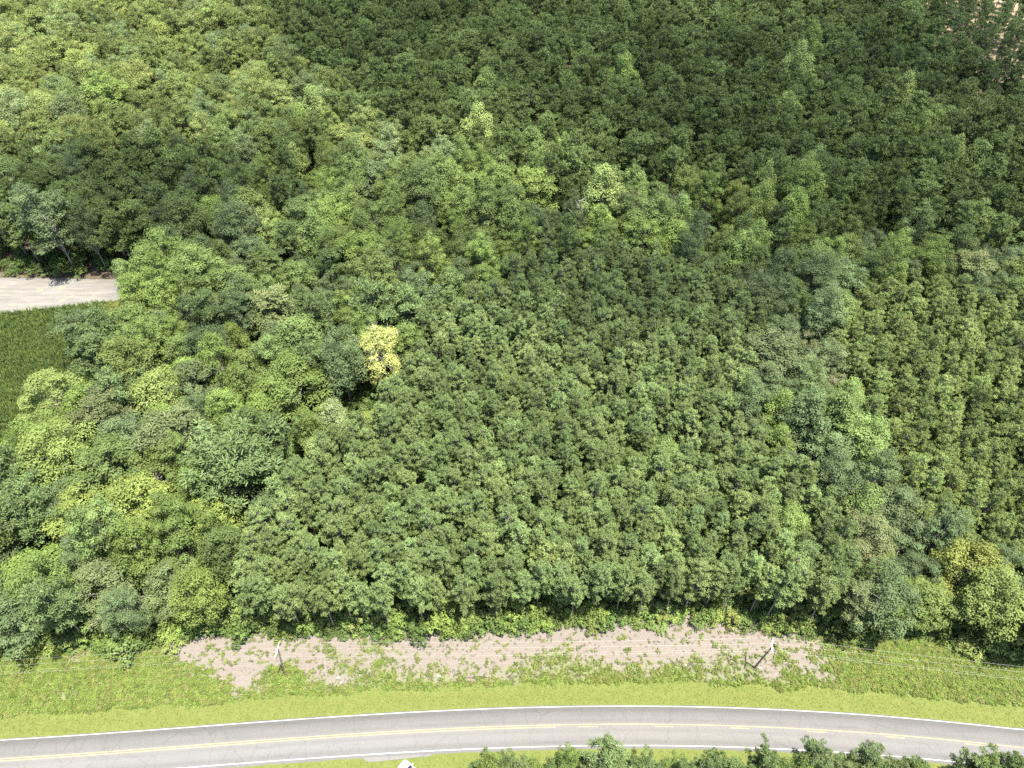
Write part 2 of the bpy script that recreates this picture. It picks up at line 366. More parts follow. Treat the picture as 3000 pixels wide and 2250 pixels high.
mp2 = N(t, 'ShaderNodeMapping'); mp2.inputs['Scale'].default_value = (1.5, .3, 1); L(tc.outputs['Object'], mp2.inputs[0])
w1 = nz(1.0, 5, .6, mp.outputs[0]); w2 = nz(1.0, 5, .65, mp2.outputs[0]); w3 = nz(14, 3, .7); w4 = nz(.06, 3)
c0 = mixc(rampf(w1.outputs[0], .3, .7), (.108, .105, .101), (.128, .125, .121))
c0 = mixc(rampf(w2.outputs[0], .62, .82), c0, (.09, .088, .085)); c0 = mixc(rampf(w4.outputs[0], .35, .65), c0, (.125, .121, .116))
acr = N(t, 'ShaderNodeAttribute', attribute_name='across'); ab = N(t, 'ShaderNodeMath', operation='ABSOLUTE'); L(acr.outputs['Fac'], ab.inputs[0])
s1 = N(t, 'ShaderNodeMath', operation='SUBTRACT'); L(ab.outputs[0], s1.inputs[0]); s1.inputs[1].default_value = 1.6; s2 = N(t, 'ShaderNodeMath', operation='ABSOLUTE'); L(s1.outputs[0], s2.inputs[0])
s3 = N(t, 'ShaderNodeMath', operation='SUBTRACT'); L(s2.outputs[0], s3.inputs[0]); s3.inputs[1].default_value = .85; s4 = N(t, 'ShaderNodeMath', operation='ABSOLUTE'); L(s3.outputs[0], s4.inputs[0])
tk = rampf(s4.outputs[0], .5, .05); tm_ = N(t, 'ShaderNodeMath', operation='MULTIPLY'); L(tk, tm_.inputs[0]); L(rampf(w1.outputs[0], .3, .75), tm_.inputs[1])
c0 = mixc(tm_.outputs[0], c0, (.096, .093, .09))
cr = N(t, 'ShaderNodeTexVoronoi', feature='DISTANCE_TO_EDGE'); cr.inputs['Scale'].default_value = 1; mp3 = N(t, 'ShaderNodeMapping'); mp3.inputs['Scale'].default_value = (.33, .12, 1); L(tc.outputs['Object'], mp3.inputs[0])
dn = nz(1.3, 4); wv = N(t, 'ShaderNodeMix', data_type='VECTOR'); wv.inputs[0].default_value = .12; L(mp3.outputs[0], wv.inputs[4]); L(dn.outputs['Color'], wv.inputs[5]); L(wv.outputs[1], cr.inputs['Vector'])
ck = N(t, 'ShaderNodeMath', operation='MULTIPLY'); L(rampf(cr.outputs['Distance'], .014, .004), ck.inputs[0]); ck.inputs[1].default_value = .22
c0 = mixc(ck.outputs[0], c0, (.05, .048, .046))
hsv = N(t, 'ShaderNodeHueSaturation'); L(c0, hsv.inputs['Color']); L(rampf(w3.outputs[0], -.8, 1.5), hsv.inputs['Value'])
mv = N(t, 'ShaderNodeMapRange'); L(w3.outputs[0], mv.inputs[0]); mv.inputs[3].default_value = .92; mv.inputs[4].default_value = 1.08; L(mv.outputs[0], hsv.inputs['Value'])
L(hsv.outputs[0], p.inputs['Base Color']); L(p.outputs[0], out.inputs[0]); M_ASPH = m
def paint(name, colr, wear):
    global t, tc
    m, t, out = nt(name); L = t.links.new; p = N(t, 'ShaderNodeBsdfPrincipled'); p.inputs['Roughness'].default_value = .7; tc = N(t, 'ShaderNodeTexCoord')
    n = nz(5, 6, .7); n_ = N(t, 'ShaderNodeMix', data_type='RGBA'); L(rampf_(t, n.outputs[0], wear, wear + .15), n_.inputs[0]); n_.inputs[6].default_value = (*colr, 1); n_.inputs[7].default_value = (.11, .107, .104, 1)
    L(n_.outputs[2], p.inputs['Base Color']); L(p.outputs[0], out.inputs[0]); return m
def rampf_(t, src, lo, hi):
    n = N(t, 'ShaderNodeMapRange'); t.links.new(src, n.inputs[0]); n.inputs[1].default_value = lo; n.inputs[2].default_value = hi; return n.outputs[0]
M_WHITE = paint('white_road_paint', (.33, .33, .32), .58); M_WORN = paint('worn_white_road_paint', (.4, .4, .385), .5); M_YEL = paint('yellow_road_paint', (.25, .19, .085), .58)
road = tag(link('road', ribbon('road', -3.55, 3.2, .03, wob=.22, thick=.2), M_ASPH), kind='structure')
ap = [at(*q) for q in ((781, 1637), (795, 1646), (817, 1645), (894, 1637), (928, 1633.5), (936, 1627), (936, 1622), (781, 1629))]
me = npmesh('apron', [(x, y, .024) for x, y in ap], [np.array([list(range(8))])]); tag(link('driveway_apron_pavement', me, M_ASPH), kind='structure')
def marking(name, o0, o1, mat, x0=-170, x1=170):
    return tag(link(name, ribbon(name, o0, o1, .034, x0, x1), mat, road))
marking('edge_line', 2.94, 3.05, M_WHITE)
marking('edge_line', -3.12, -3.01, M_WHITE, -170, -22); marking('edge_line', -3.12, -3.01, M_WORN, -22, -6); marking('edge_line', -3.12, -3.01, M_WHITE, -6, 170)
marking('center_line', .11, .22, M_YEL)
marking('center_line', -.22, -.11, M_YEL, -170, 7.0)
x = 10.8
while x < 165:
    marking('center_dash', -.22, -.11, M_YEL, x, x + 3.1); x += 12.2

# left field: sandy track, crop rows
trk = [(-330, 146), (-240, 145), (-150, 146), (-135, 147), (-121, 149.5), (-108, 152.5), (-98, 156), (-98, 163), (-112, 162), (-150, 163), (-240, 164), (-330, 166)]
m, t, out = nt('sandy_track'); L = t.links.new; p = N(t, 'ShaderNodeBsdfPrincipled'); p.inputs['Roughness'].default_value = .95; tc = N(t, 'ShaderNodeTexCoord')
mp = N(t, 'ShaderNodeMapping'); mp.inputs['Scale'].default_value = (.12, 1.0, 1); L(tc.outputs['Object'], mp.inputs[0])
w1 = nz(1.0, 6, .65, mp.outputs[0]); w2 = nz(.25, 4)
c0 = mixc(rampf(w1.outputs[0], .35, .65), (.1, .094, .084), (.155, .147, .132)); c0 = mixc(rampf(w2.outputs[0], .6, .75), c0, (.17, .18, .1)); L(c0, p.inputs['Base Color']); L(p.outputs[0], out.inputs[0]); M_TRACK = m
me = npmesh('track', [(x, y, -.42) for x, y in trk], [np.array([list(range(len(trk)))])]); tag(link('sandy_track', me, M_TRACK), kind='structure')
fld = [(-330, 80), (-150, 82), (-124, 87), (-110, 95), (-102, 107), (-100, 120), (-102, 134), (-105, 145), (-108, 152.5), (-121, 149.5), (-135, 147), (-150, 146), (-240, 145), (-330, 146)]
M_FIELD = plain('field_soil', (.085, .085, .04), .95, .3, .6)
me = npmesh('field', [(x, y, -.45) for x, y in fld], [np.array([list(range(len(fld)))])]); tag(link('field', me, M_FIELD), kind='structure')
clr = [(158, 440), (166, 330), (172, 296), (182, 276), (212, 262), (330, 262), (420, 440)]
M_CLR = plain('pine_straw_ground', (.19, .15, .095), .95, .3, .15)
me = npmesh('clearing', [(x, y, -.5) for x, y in clr], [np.array([list(range(len(clr)))])]); tag(link('clearing_ground', me, M_CLR), kind='structure')

# fair weather clouds high over the wood; their soft shade falls on the far pines and the belt
m, t, out = nt('cloud_vapour'); L = t.links.new
tr = N(t, 'ShaderNodeBsdfTransparent'); df = N(t, 'ShaderNodeBsdfTranslucent'); df.inputs[0].default_value = (.9, .9, .9, 1); mx = N(t, 'ShaderNodeMixShader'); mx.inputs[0].default_value = .07
L(tr.outputs[0], mx.inputs[1]); L(df.outputs[0], mx.inputs[2]); L(mx.outputs[0], out.inputs[0]); M_CLOUD = m
def ico():
    import bmesh
    bm = bmesh.new(); bmesh.ops.create_icosphere(bm, subdivisions=3, radius=1); v = np.array([p_.co[:] for p_ in bm.verts]); f = np.array([[p_.index for p_ in q_.verts] for q_ in bm.faces]); bm.free(); return v, f
IV, IF = ico()
def cloud(blobs, seed):
    r = np.random.default_rng(seed); V, Fc = [], []; k = 0
    for sx, sy, rx, ry, n in blobs:
        for _ in range(n):
            a = r.uniform(0, 6.283); q = math.sqrt(r.random()); hz = r.uniform(560, 640)
            x = sx + math.cos(a) * q * rx + SV.x / SV.z * hz; y = sy + math.sin(a) * q * ry + SV.y / SV.z * hz; rad = r.uniform(.32, .62) * min(rx, ry) 
            V.append(IV * (1 + .12 * np.sin(IV @ r.normal(0, 3, 3) + r.uniform(0, 6))[:, None]) * (rad * r.uniform(.9, 1.5), rad, rad * .45) + (x, y, hz)); Fc.append(IF + k * len(IV)); k += 1
    return tag(link('cloud', npmesh('cloud', np.concatenate(V), [np.concatenate(Fc)], smooth=True), M_CLOUD), 'soft white summer cloud drifting above the wood', 'cloud', None, 'structure')
cloud([(8, 150, 78, 17, 9), (-52, 128, 30, 14, 5), (70, 320, 170, 110, 24), (170, 240, 130, 85, 18), (50, 185, 90, 45, 9), (110, 160, 70, 35, 8), (20, 122, 42, 32, 9)], 5)  # belt-edge and yellow-tree puffs added to darken the trees there
cloud([(-140, 200, 75, 30, 17), (-60, 175, 55, 26, 8), (-90, 205, 60, 28, 7)], 6)

# ------------------------------------------------------------------ the wood: where each tree stands
ZA = [(400, 1500), (440, 1400), (450, 1330), (540, 1180), (600, 1020), (690, 960), (800, 880), (880, 790), (900, 690), (1000, 620), (1150, 560), (1300, 535), (1500, 560), (1620, 640), (1690, 690), (1640, 760), (1600, 850), (1640, 950), (1700, 1000), (1790, 1020), (1830, 1120), (1880, 1240), (1890, 1500)]
ZB = [(1830, 800), (1790, 700), (1840, 610), (2050, 610), (2212, 650), (2700, 650), (2700, 1400), (2300, 1260), (2212, 1210), (2100, 1180), (2000, 1120), (1950, 1050), (1900, 900)]
ZF = [(520, -300), (560, 0), (620, 90), (720, 190), (850, 290), (1000, 350), (1150, 385), (1300, 390), (1450, 410), (1600, 410), (1750, 430), (1850, 480), (2212, 540), (2800, 600), (2800, -300)]
ZH = [(2020, -300), (2030, 0), (2035, 60), (2060, 140), (2120, 185), (2212, 215), (2800, 300), (2800, -300)]
def zone(x, y, z=13):
    q = proj(x, y, z); w_ = 16 * math.sin(x * .21 + 1.3 * math.sin(y * .13)) + 12 * math.sin(y * .31 + x * .07); q = (q[0] + (w_ if q[1] < 640 else 0), q[1] + (w_ * .6 if q[1] < 560 else 0))
    if inside(q, ZA): return 'A'
    if inside(q, ZB): return 'B'
    if inside(q, ZH): return 'H'
    if inside(q, ZF): return 'F'
    if q[0] > 1560 and q[1] > 560: return 'C'
    if q[1] > 560: return 'D'
    if q[0] < 480 and 330 < q[1]: return 'L'
    if q[1] > 350: return 'E'
    return 'G'
MIX = {'A': (2.75, [('yp', 1)]), 'B': (2.85, [('yp', 1)]), 'C': (4.6, [('ws', .36), ('bl', .54), ('po', .1)]),
       'D': (6.0, [('bl', .7), ('gp', .18), ('ws', .12)]), 'E': (6.2, [('bl', .68), ('po', .16), ('ws', .08), ('mp', .08)]),
       'F': (5.6, [('mp', .93), ('po', .04), ('bl', .03)]), 'L': (5.8, [('gp', .6), ('bl', .4)]), 'G': (5.9, [('bl', .62), ('gp', .26), ('mp', .12)]), 'H': (6.3, [('tp', 1)])}
trees = []          # kind, x, y, height, radius factor, zone, feature label or None, colour
cell = {}
def free(x, y, d):
    cx, cy = int(x // 8), int(y // 8)
    for i in (-1, 0, 1):
        for j in (-1, 0, 1):
            for (a, b, e) in cell.get((cx + i, cy + j), ()):
                if (a - x) ** 2 + (b - y) ** 2 < ((d + e) / 2) ** 2: return False
    return True
def put(x, y, d): cell.setdefault((int(x // 8), int(y // 8)), []).append((x, y, d))
YG, BRT, MID, BLU, OLV, GRY, BRN = (.15, .19, .045), (.105, .17, .04), (.068, .112, .035), (.066, .108, .048), (.098, .13, .036), (.086, .124, .054), (.105, .115, .042)
PALE = (.21, .275, .085)
FEAT = [  # overview px of the crown centre, kind, height, radius, colour, label
 (815, 752, 'yt', 19, 5.8, (.285, .31, .095), 'yellow leaved tree with pale bare branches showing, beside the young pines'),
 (672, 228, 'po', 22, 4.6, PALE, 'pale lime conical tree rising alone over the far left woods'),
 (652, 268, 'po', 18, 3.6, BRT, 'dark bright-topped conical tree just below the pale lime conical one'),
 (1030, 275, 'po', 22, 5.0, PALE, 'pale conical tree at the near edge of the far pines, above the big spreading tree'),
 (1150, 395, 'bl', 24, 8.0, (0.122, 0.167, 0.0414), 'biggest spreading yellow green tree in the belt, its dark trunk visible below'),
 (1070, 400, 'bl', 20, 5.5, (0.112, 0.158, 0.0414), 'yellow green crown leaning on the left side of the biggest spreading tree'),
 (955, 375, 'po', 21, 5.0, (0.102, 0.149, 0.0414), 'bright green conical tree left of the biggest spreading tree'),
 (1305, 405, 'po', 23, 5.0, PALE, 'pale topped round tree right of the biggest spreading tree'),
 (1300, 475, 'po', 17, 3.6, BRT, 'narrow bright green tree standing below the pale topped round one'),
 (1347, 152, 'po', 22, 4.6, BRT, 'small bright green conical tree among the far pines, middle of the top edge'),
 (1722, 142, 'po', 24, 5.2, PALE, 'tall pale egg-shaped tree over the far pines on the right'),
 (1752, 92, 'po', 23, 4.2, (0.112, 0.167, 0.0414), 'bright conical tree just behind the tall pale egg-shaped one'),
 (1958, 25, 'po', 23, 6.0, (0.102, 0.158, 0.046), 'bright green crown at the top edge beside the thinned pine stand'),
 (1950, 190, 'po', 21, 4.0, PALE, 'small pale conical tree left of the thinned pine stand'),
 (1985, 285, 'po', 20, 3.6, (0.102, 0.153, 0.0414), 'slim pointed bright tree in the right hand far pines'),
 (2010, 268, 'po', 20, 4.4, (0.102, 0.153, 0.0414), 'bright green conical tree beside the slim pointed one'),
 (2062, 330, 'po', 18, 3.0, PALE, 'small pale pointed tree in the right hand far pines'),
 (2105, 345, 'po', 21, 4.6, (0.0918, 0.14, 0.0414), 'wide pale-edged tree near the right border of the far pines'),
 (455, 452, 'bl', 18, 5.2, (0.122, 0.186, 0.046), 'single bright green crown in the dark left woods above the sandy track'),
 (570, 500, 'bl', 17, 3.4, PALE, 'small lime crown right of the single bright green crown'),
 (1645, 440, 'po', 20, 4.4, (0.133, 0.177, 0.046), 'yellow green conical tree in the belt above the young pines'),
 (1710, 455, 'po', 21, 4.0, BRT, 'deep bright green egg-shaped tree at the right of the belt'),
 (1590, 435, 'bl', 18, 4.0, (0.143, 0.172, 0.0414), 'yellowish low crown between the conical trees of the belt'),
 (1740, 375, 'po', 20, 3.0, PALE, 'slim pale pointed tree just above the belt on the right'),
 (1650, 395, 'po', 20, 3.0, PALE, 'slim pale tree behind the yellow green conical tree'),
 (1480, 410, 'bl', 18, 4.2, OLV, 'olive crown beside the bare branched trees of the belt'),
 (235, 215, 'bl', 22, 7.0, (0.107, 0.167, 0.0368), 'tall saturated green tree over the yellowish far left woods'),
 (785, 535, 'bl', 20, 6.6, (0.117, 0.177, 0.0414), 'large bright green crown left of the young pines, above the yellow tree'),
 (352, 560, 'bl', 20, 7.2, (0.102, 0.158, 0.0414), 'wide bright green crown at the right end of the sandy track'),
 (430, 585, 'bl', 19, 6.6, (0.102, 0.158, 0.046), 'wide bright green crown joined to the right of the one at the track end'),
 (500, 610, 'bl', 18, 5.6, (0.102, 0.153, 0.046), 'round bright green crown, third along from the sandy track'),
 (645, 590, 'bl', 19, 5.8, (0.0969, 0.153, 0.046), 'round bright green crown between the track end trees and the large bright crown'),
 (885, 610, 'ws', 18, 5.0, (0.0459, 0.0698, 0.046), 'dark bluish ragged tree on the left corner of the young pines'),
 (250, 668, 'bl', 12, 4.2, (0.122, 0.126, 0.0276), 'olive yellow crown just below the end of the sandy track'),
 (172, 705, 'gp', 13, 5.4, (0.0714, 0.107, 0.0552), 'blue green fluffy pine at the border of the crop field'),
 (580, 665, 'gp', 18, 6.2, (.14, .168, .066), 'pale olive spreading pine in the near left woods'),
 (340, 835, 'bl', 17, 5.6, (0.163, 0.209, 0.0598), 'lime yellow round crown in the near left woods'),
 (425, 825, 'gp', 17, 4.2, (0.107, 0.14, 0.0782), 'small blue green round pine beside the lime yellow crown'),
 (360, 935, 'gp', 18, 6.0, (0.117, 0.144, 0.0782), 'large bluish tufted pine in the middle of the near left woods'),
 (220, 900, 'gp', 17, 5.4, (0.122, 0.13, 0.069), 'greyish olive tufted pine left of the large bluish one'),
 (105, 850, 'bl', 17, 6.0, (0.148, 0.195, 0.0552), 'pale lime broad crown along the crop field edge'),
 (130, 980, 'bl', 18, 6.4, (0.143, 0.191, 0.0506), 'broad yellow green crown near the left border'),
 (690, 965, 'bl', 11, 4.4, (0.163, 0.214, 0.0736), 'pale mint green low tree at the left edge of the young pines'),
 (710, 890, 'bl', 12, 3.8, (0.173, 0.219, 0.092), 'silvery mint green crown under the yellow tree'),
 (810, 905, 'bl', 12, 3.4, (0.184, 0.223, 0.046), 'vivid yellow green crown poking through the young pines below the yellow tree'),
 (1437, 975, 'bl', 13, 4.2, (0.0969, 0.163, 0.0506), 'fresh green hardwood poking out of the middle of the young pines'),
 (1368, 1005, 'bl', 11, 3.0, (0.0918, 0.153, 0.046), 'lower fresh green hardwood left of the one amid the young pines'),
 (1015, 790, 'bl', 14, 2.2, (0.112, 0.177, 0.0552), 'small bright hardwood tip right of the yellow tree'),
 (938, 825, 'bl', 14, 1.9, (0.153, 0.195, 0.0644), 'tiny pale hardwood tip nearest the yellow tree'),
 (1112, 825, 'bl', 14, 1.8, (0.143, 0.2, 0.0552), 'tiny bright hardwood tip in the left half of the young pines'),
 (1275, 635, 'bl', 15, 1.8, (0.122, 0.177, 0.0644), 'pale hardwood tip near the top of the young pines'),
 (1700, 1140, 'bl', 13, 3.8, (0.133, 0.195, 0.0552), 'bright mint hardwood near the right end of the front pine rows'),
 (1690, 880, 'po', 15, 3.4, (0.112, 0.181, 0.046), 'bright green hardwood in the strip between the two pine blocks'),
 (1685, 950, 'po', 13, 2.8, (0.107, 0.172, 0.046), 'lower bright green hardwood beneath the bright one in the strip'),
 (1935, 600, 'po', 18, 2.4, BRT, 'narrow bright hardwood at the dark corner of the right pines'),
 (1990, 580, 'bl', 18, 4.4, (0.102, 0.149, 0.0276), 'vivid green crown behind the right pine block'),
 (2095, 590, 'bl', 17, 5.4, (.165, .185, .07), 'straw coloured round crown behind the right pine block'),
 (2190, 600, 'bl', 17, 4.2, (0.133, 0.177, 0.046), 'bright green crown at the right border behind the right pine block'),
 (1255, 605 - 160, 'sn', 17, 1, None, 'bare whitish dead snag standing in the belt of mixed trees'),
 (1365, 445, 'wp', 16, 4.4, (0.112, 0.116, 0.069), 'pale branched tree with sparse leaves in the belt'),
 (1440, 450, 'wp', 17, 5.0, (0.0765, 0.0977, 0.0644), 'grey green ragged tree with white branches in the belt'),
 (1740, 745, 'wp', 15, 3.2, (0.112, 0.121, 0.0782), 'grey tree with white bare branch tips, top of the strip'),
 (1745, 800, 'wp', 15, 3.4, (0.122, 0.126, 0.0828), 'pale grey tree with white twigs, middle of the strip'),
 (1795, 835, 'wp', 14, 3.4, (0.102, 0.116, 0.0736), 'grey tree with curled white twigs, right side of the strip'),
 (1855, 860, 'bl', 13, 2.8, (0.173, 0.163, 0.0506), 'yellowish round crown at the right side of the strip'),
 (1880, 1150, 'ws', 15, 5.2, (0.133, 0.144, 0.069), 'large olive feathery tree at the lower end of the strip'),
 (2090, 1225, 'bl', 16, 5.2, (0.173, 0.181, 0.0322), 'golden green crown near the lower right corner of the wood'),
 (2145, 1300, 'bl', 15, 5.0, (0.128, 0.167, 0.046), 'light green crown right of the golden green one'),
 (1950, 1290, 'bl', 12, 4.0, (0.102, 0.149, 0.0276), 'dark edged green crown left of the golden green one'),
 (1905, 1215, 'bl', 11, 3.4, (0.143, 0.177, 0.0414), 'yellow green low crown at the right end of the front pines'),
 (2010, 1290, 'bl', 14, 4.6, (0.112, 0.149, 0.0414), 'mid green crown directly below the golden green one'),
 (1850, 1290, 'yp', 15.5, 3.0, (0.117, 0.14, 0.0644), 'large fluffy pine closing the right end of the front row'),
 (455, 1100, 'bl', 15, 5.6, (0.148, 0.191, 0.0414), 'lime green broad crown with bare twigs near the lower left pines'),
 (300, 1090, 'bl', 15, 5.8, (0.163, 0.205, 0.0506), 'light yellow green crown in the lower left woods'),
 (180, 1120, 'bl', 15, 5.8, (0.148, 0.186, 0.046), 'light yellow green crown nearer the left border'),
 (60, 1230, 'bl', 15, 6.2, (0.112, 0.172, 0.0322), 'saturated green broad crown in the lower left corner'),
 (220, 1260, 'ws', 14, 6.0, (0.117, 0.144, 0.0598), 'wide grey green feathery tree over the lower left roadside'),
 (370, 1250, 'ws', 13, 5.4, (0.107, 0.14, 0.0552), 'grey green feathery tree right of the wide lower left one'),
 (30, 1330, 'bl', 12, 5.0, (0.0816, 0.121, 0.0506), 'bluish green low crown at the far lower left'),
]
for ox, oy, k, ht, rad, col, lab in FEAT:
    if k == 'po': ht *= 1.12
    if k == 'po' and col is BRT: col = (.13, .2, .05)
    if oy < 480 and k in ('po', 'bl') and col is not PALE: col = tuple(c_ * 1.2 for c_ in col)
    zc = ht * (.72 if k != 'sn' else .85); x, y = at(ox, oy, zc)
    y = max(y, float(edge_y(x)) + 1.2)
    trees.append((k, x, y, ht, rad, zone(x, y, zc), lab, col)); put(x, y, rad * 1.35)
    if k == 'yt': put(x + 1, y - 8, 8)
def tan_view(y): return 1500 / 2080 * (y * S2 + (H - 12) * S2)
clr_np = clr
def plant():
    cand = []
    for y in np.arange(52, 430, 1.0):
        w = tan_view(y) + 14
        for x in np.arange(-w, w, 1.0): cand.append((x, y))
    cand = np.array(cand) + rng.uniform(-.5, .5, (len(cand), 2)); rng.shuffle(cand)
    ed = edge_y(cand[:, 0])
    for (x, y), e in zip(cand, ed):
        if y < e + .9: continue
        if x < -88 and any(inside((x + a_, y + b_), trk) or inside((x + a_, y + b_), fld) for a_, b_ in ((0, 0), (-5, 0), (-4, 4), (-4, -3), (0, 5))): continue
        z = zone(x, y); sp, mx = MIX[z]
        if z == 'A' or z == 'B': lim = sp
        else: lim = sp * (1 if y > e + 5 else .8)
        if not free(x, y, lim): continue
        u = rng.random(); kind = mx[-1][0]
        for kk, w in mx:
            if u < w: kind = kk; break
            u -= w
        f_ = rng.uniform(.84, 1.14) if z in 'AB' else .82 + .5 * rng.random() ** 1.4 if z in 'FH' else (.78 + .75 * rng.random() ** 1.6 if kind in ('bl', 'gp', 'ws') else 1.0)
        if f_ > 1.05 and not free(x, y, lim * f_): f_ = .9
        put(x, y, lim * f_)
        trees.append((kind, x, y, None, f_, z, None, None))
plant()
PAL = {'L': [BLU, MID, (.05, .085, .042)], 'C': [GRY, MID, (.085, .12, .06), (.095, .15, .045), (.09, .13, .052)], 'D': [(.125, .185, .045), (.08, .13, .038), (.11, .16, .042), OLV, (.078, .12, .05), (.12, .17, .042), (.1, .15, .048)],
       'E': [(.1, .165, .04), (.066, .108, .046), OLV, (.075, .125, .04), (.085, .14, .042), (.105, .17, .042), (.08, .125, .04)], 'G': [(.175, .21, .065), (.15, .19, .055), (.14, .19, .07), (.135, .18, .075), (.165, .205, .058), (.1, .155, .052)], 'F': [MID, (.085, .13, .04)], 'H': [MID], 'A': [BRT], 'B': [BRT]}
PINE = {'L': (.072, .118, .038), 'A': (.132, .182, .064), 'B': (.140, .186, .058), 'F': (.08, .128, .04), 'G': (.14, .18, .055), 'H': (.08, .12, .04), 'D': (.1, .15, .055), 'E': (.068, .115, .038), 'C': (.08, .13, .042)}
NOM = {'yp': (16, YP), 'mp': (20, MP), 'gp': (20, GP), 'tp': (22, TP), 'np': (16, NP), 'bl': (17, BL), 'po': (20, PO), 'ws': (16, WS), 'wp': (16, WP)}
RN = {'yp': 2.0, 'gp': 4.4, 'mp': 3.4, 'bl': 4.55, 'po': 3.7, 'ws': 3.8, 'wp': 3.8, 'tp': 2.6, 'np': 2.6}
HT = {'yp': (14.3, 17.6), 'mp': (18, 22.5), 'gp': (17, 21), 'tp': (20, 24), 'bl': (14.5, 21), 'po': (17, 22), 'np': (12, 16), 'ws': (13, 17), 'wp': (13, 17)}
NAME = {'yp': 'young_pine', 'mp': 'pine_tree', 'gp': 'pine_tree', 'tp': 'pine_tree', 'np': 'young_pine', 'bl': 'broadleaf_tree', 'po': 'conical_tree', 'ws': 'feathery_tree', 'wp': 'feathery_tree', 'yt': 'yellow_tree', 'sn': 'dead_tree'}
def tonew(c, a):
    n = {'pale': c[0] + c[1] > .3}
    if c[0] > c[1] * .92: return 'olive brown'
    if c[2] > c[1] * .5: return 'blue green'
    if c[0] + c[1] > .3: return 'yellow green'
    return 'mid green' if c[1] > .12 else 'dark green'
def leafy(c):      # summer leaves: keep every green between yellow green and grass green
    return (min(max(c[0], .70 * c[1]), .87 * c[1]), c[1], min(max(c[2], .24 * c[1]), .42 * c[1]))
def jit(c, s=.14):
    v = math.exp(rng.normal(0, s)); h = rng.normal(0, .035)
    return leafy((c[0] * v * (1 + h), c[1] * v, c[2] * v * (1 - h * .6)))
PLACE = {'L': 'in the shaded woods above the sandy track', 'A': 'in the central young stand', 'B': 'in the sunny right hand young stand', 'C': 'in the strip between the two pine blocks', 'D': 'in the near left woods',
         'E': 'in the mixed belt behind the young pines', 'F': 'in the far pine forest', 'G': 'in the far left woods', 'H': 'in the thinned stand over pale ground'}
def where(z, x, y):
    q = proj(x, y, 12)
    if z in 'AB':
        d = y - edge_y(x); b = 'front rows' if d < 9 else 'second ranks' if d < 20 else 'middle ranks' if d < 40 else 'rear ranks'
        if z == 'B': return f'in the {b} of the right hand pine block'
        s = 'left of the left pole' if q[0] < 590 else 'above the left pole' if q[0] < 850 else 'left of centre' if q[0] < 1080 else 'at the centre' if q[0] < 1300 else 'right of centre' if q[0] < 1550 else 'above the right pole'
        return f'in the {b}, {s}'
    if z == 'D': return 'between the crop field and the yellow tree' if q[1] < 820 else 'in the near left woods below the crop field' if q[1] < 1100 else 'along the lower left roadside woods'
    if z == 'C': return 'in the upper strip between the pine blocks' if q[1] < 900 else 'in the lower strip between the pine blocks' if q[1] < 1150 else 'in the lower right roadside woods'
    if z == 'E': return 'behind the sandy track' if q[0] < 330 else 'in the left of the mixed belt' if q[0] < 800 else 'in the middle of the mixed belt' if q[0] < 1500 else 'in the right of the mixed belt'
    if z == 'G': return 'in the far left woods at the left border' if q[0] < 280 else 'in the far left woods below the top edge' if q[1] < 130 else 'in the far left woods'
    if z == 'F': return 'at the left of the far pine forest' if q[0] < 950 else 'in the middle of the far pine forest' if q[0] < 1500 else 'at the right of the far pine forest'
    return PLACE[z]
# ---- choose the individuals (nearest in view) of each kind, the rest go to one stand per kind
INDIV = {'young_pine': 295, 'pine_tree': 295, 'broadleaf_tree': 290, 'conical_tree': 200, 'feathery_tree': 200}
byname = {}
for T in trees: byname.setdefault(NAME[T[0]], []).append(T)
def inview(T):
    q = proj(T[1], T[2], 12); return -15 < q[0] < 2227 and -12 < q[1] < 1640
rest = {}
chosen = []
for nm, L_ in byname.items():
    L_.sort(key=lambda T: (T[6] is None, not inview(T), T[1] ** 2 + T[2] ** 2))
    k = INDIV.get(nm, 999); chosen += [T for i, T in enumerate(L_) if i < k and (inview(T) or T[6])]
    rest[nm] = [T for i, T in enumerate(L_) if not (i < k and (inview(T) or T[6]))]
ORD = 'first second third fourth fifth sixth seventh eighth ninth tenth eleventh twelfth thirteenth fourteenth fifteenth sixteenth seventeenth eighteenth nineteenth twentieth twenty-first twenty-second twenty-third twenty-fourth twenty-fifth twenty-sixth'.split()
front = sorted([T for T in chosen if T[0] == 'yp' and not T[6] and T[5] == 'A' and T[2] - edge_y(T[1]) < 2.6], key=lambda T: T[1])
FL = {}
pole_x = (-38.2, 41.7)
for i, T in enumerate(front):
    a = [F for F in front if F[1] < pole_x[0]]; b = [F for F in front if pole_x[0] <= F[1] < 2]; c = [F for F in front if 2 <= F[1] < pole_x[1]]; d = [F for F in front if F[1] >= pole_x[1]]
    if T in a: j = a[::-1].index(T); s = 'left of the left utility pole'
    elif T in b: j = b.index(T); s = 'right of the left utility pole'
    elif T in c: j = c[::-1].index(T); s = 'left of the right utility pole'
    else: j = d.index(T); s = 'right of the right utility pole'
    FL[id(T)] = f'{ORD[min(j, 19)]} front-row pine {s}, bare trunk behind the dry verge'
import re
SHORTN = []
for T in trees:
    if T[6]:
        m_ = re.match(r'.*?\b(tree|crown|snag|pine|one|hardwood|tip|tops?)\b', T[6]); SHORTN.append((T[1], T[2], m_.group(0) if m_ else T[6]))
def near_feature(x, y, z):
    d, nm_, fx, fy = min(((x - a) ** 2 + (y - b) ** 2, c_, a, b) for a, b, c_ in SHORTN)
    if d > 26 ** 2: return where(z, x, y)
    q = proj(x, y, 12); p_ = proj(fx, fy, 12); dx, dy = q[0] - p_[0], q[1] - p_[1]
    dr = ('left of' if dx < 0 else 'right of') if abs(dx) > abs(dy) else ('above' if dy < 0 else 'below')
    return f"{'close ' if d < 81 else 'farther ' if d > 260 else ''}{dr} the {nm_}"
proto = {}
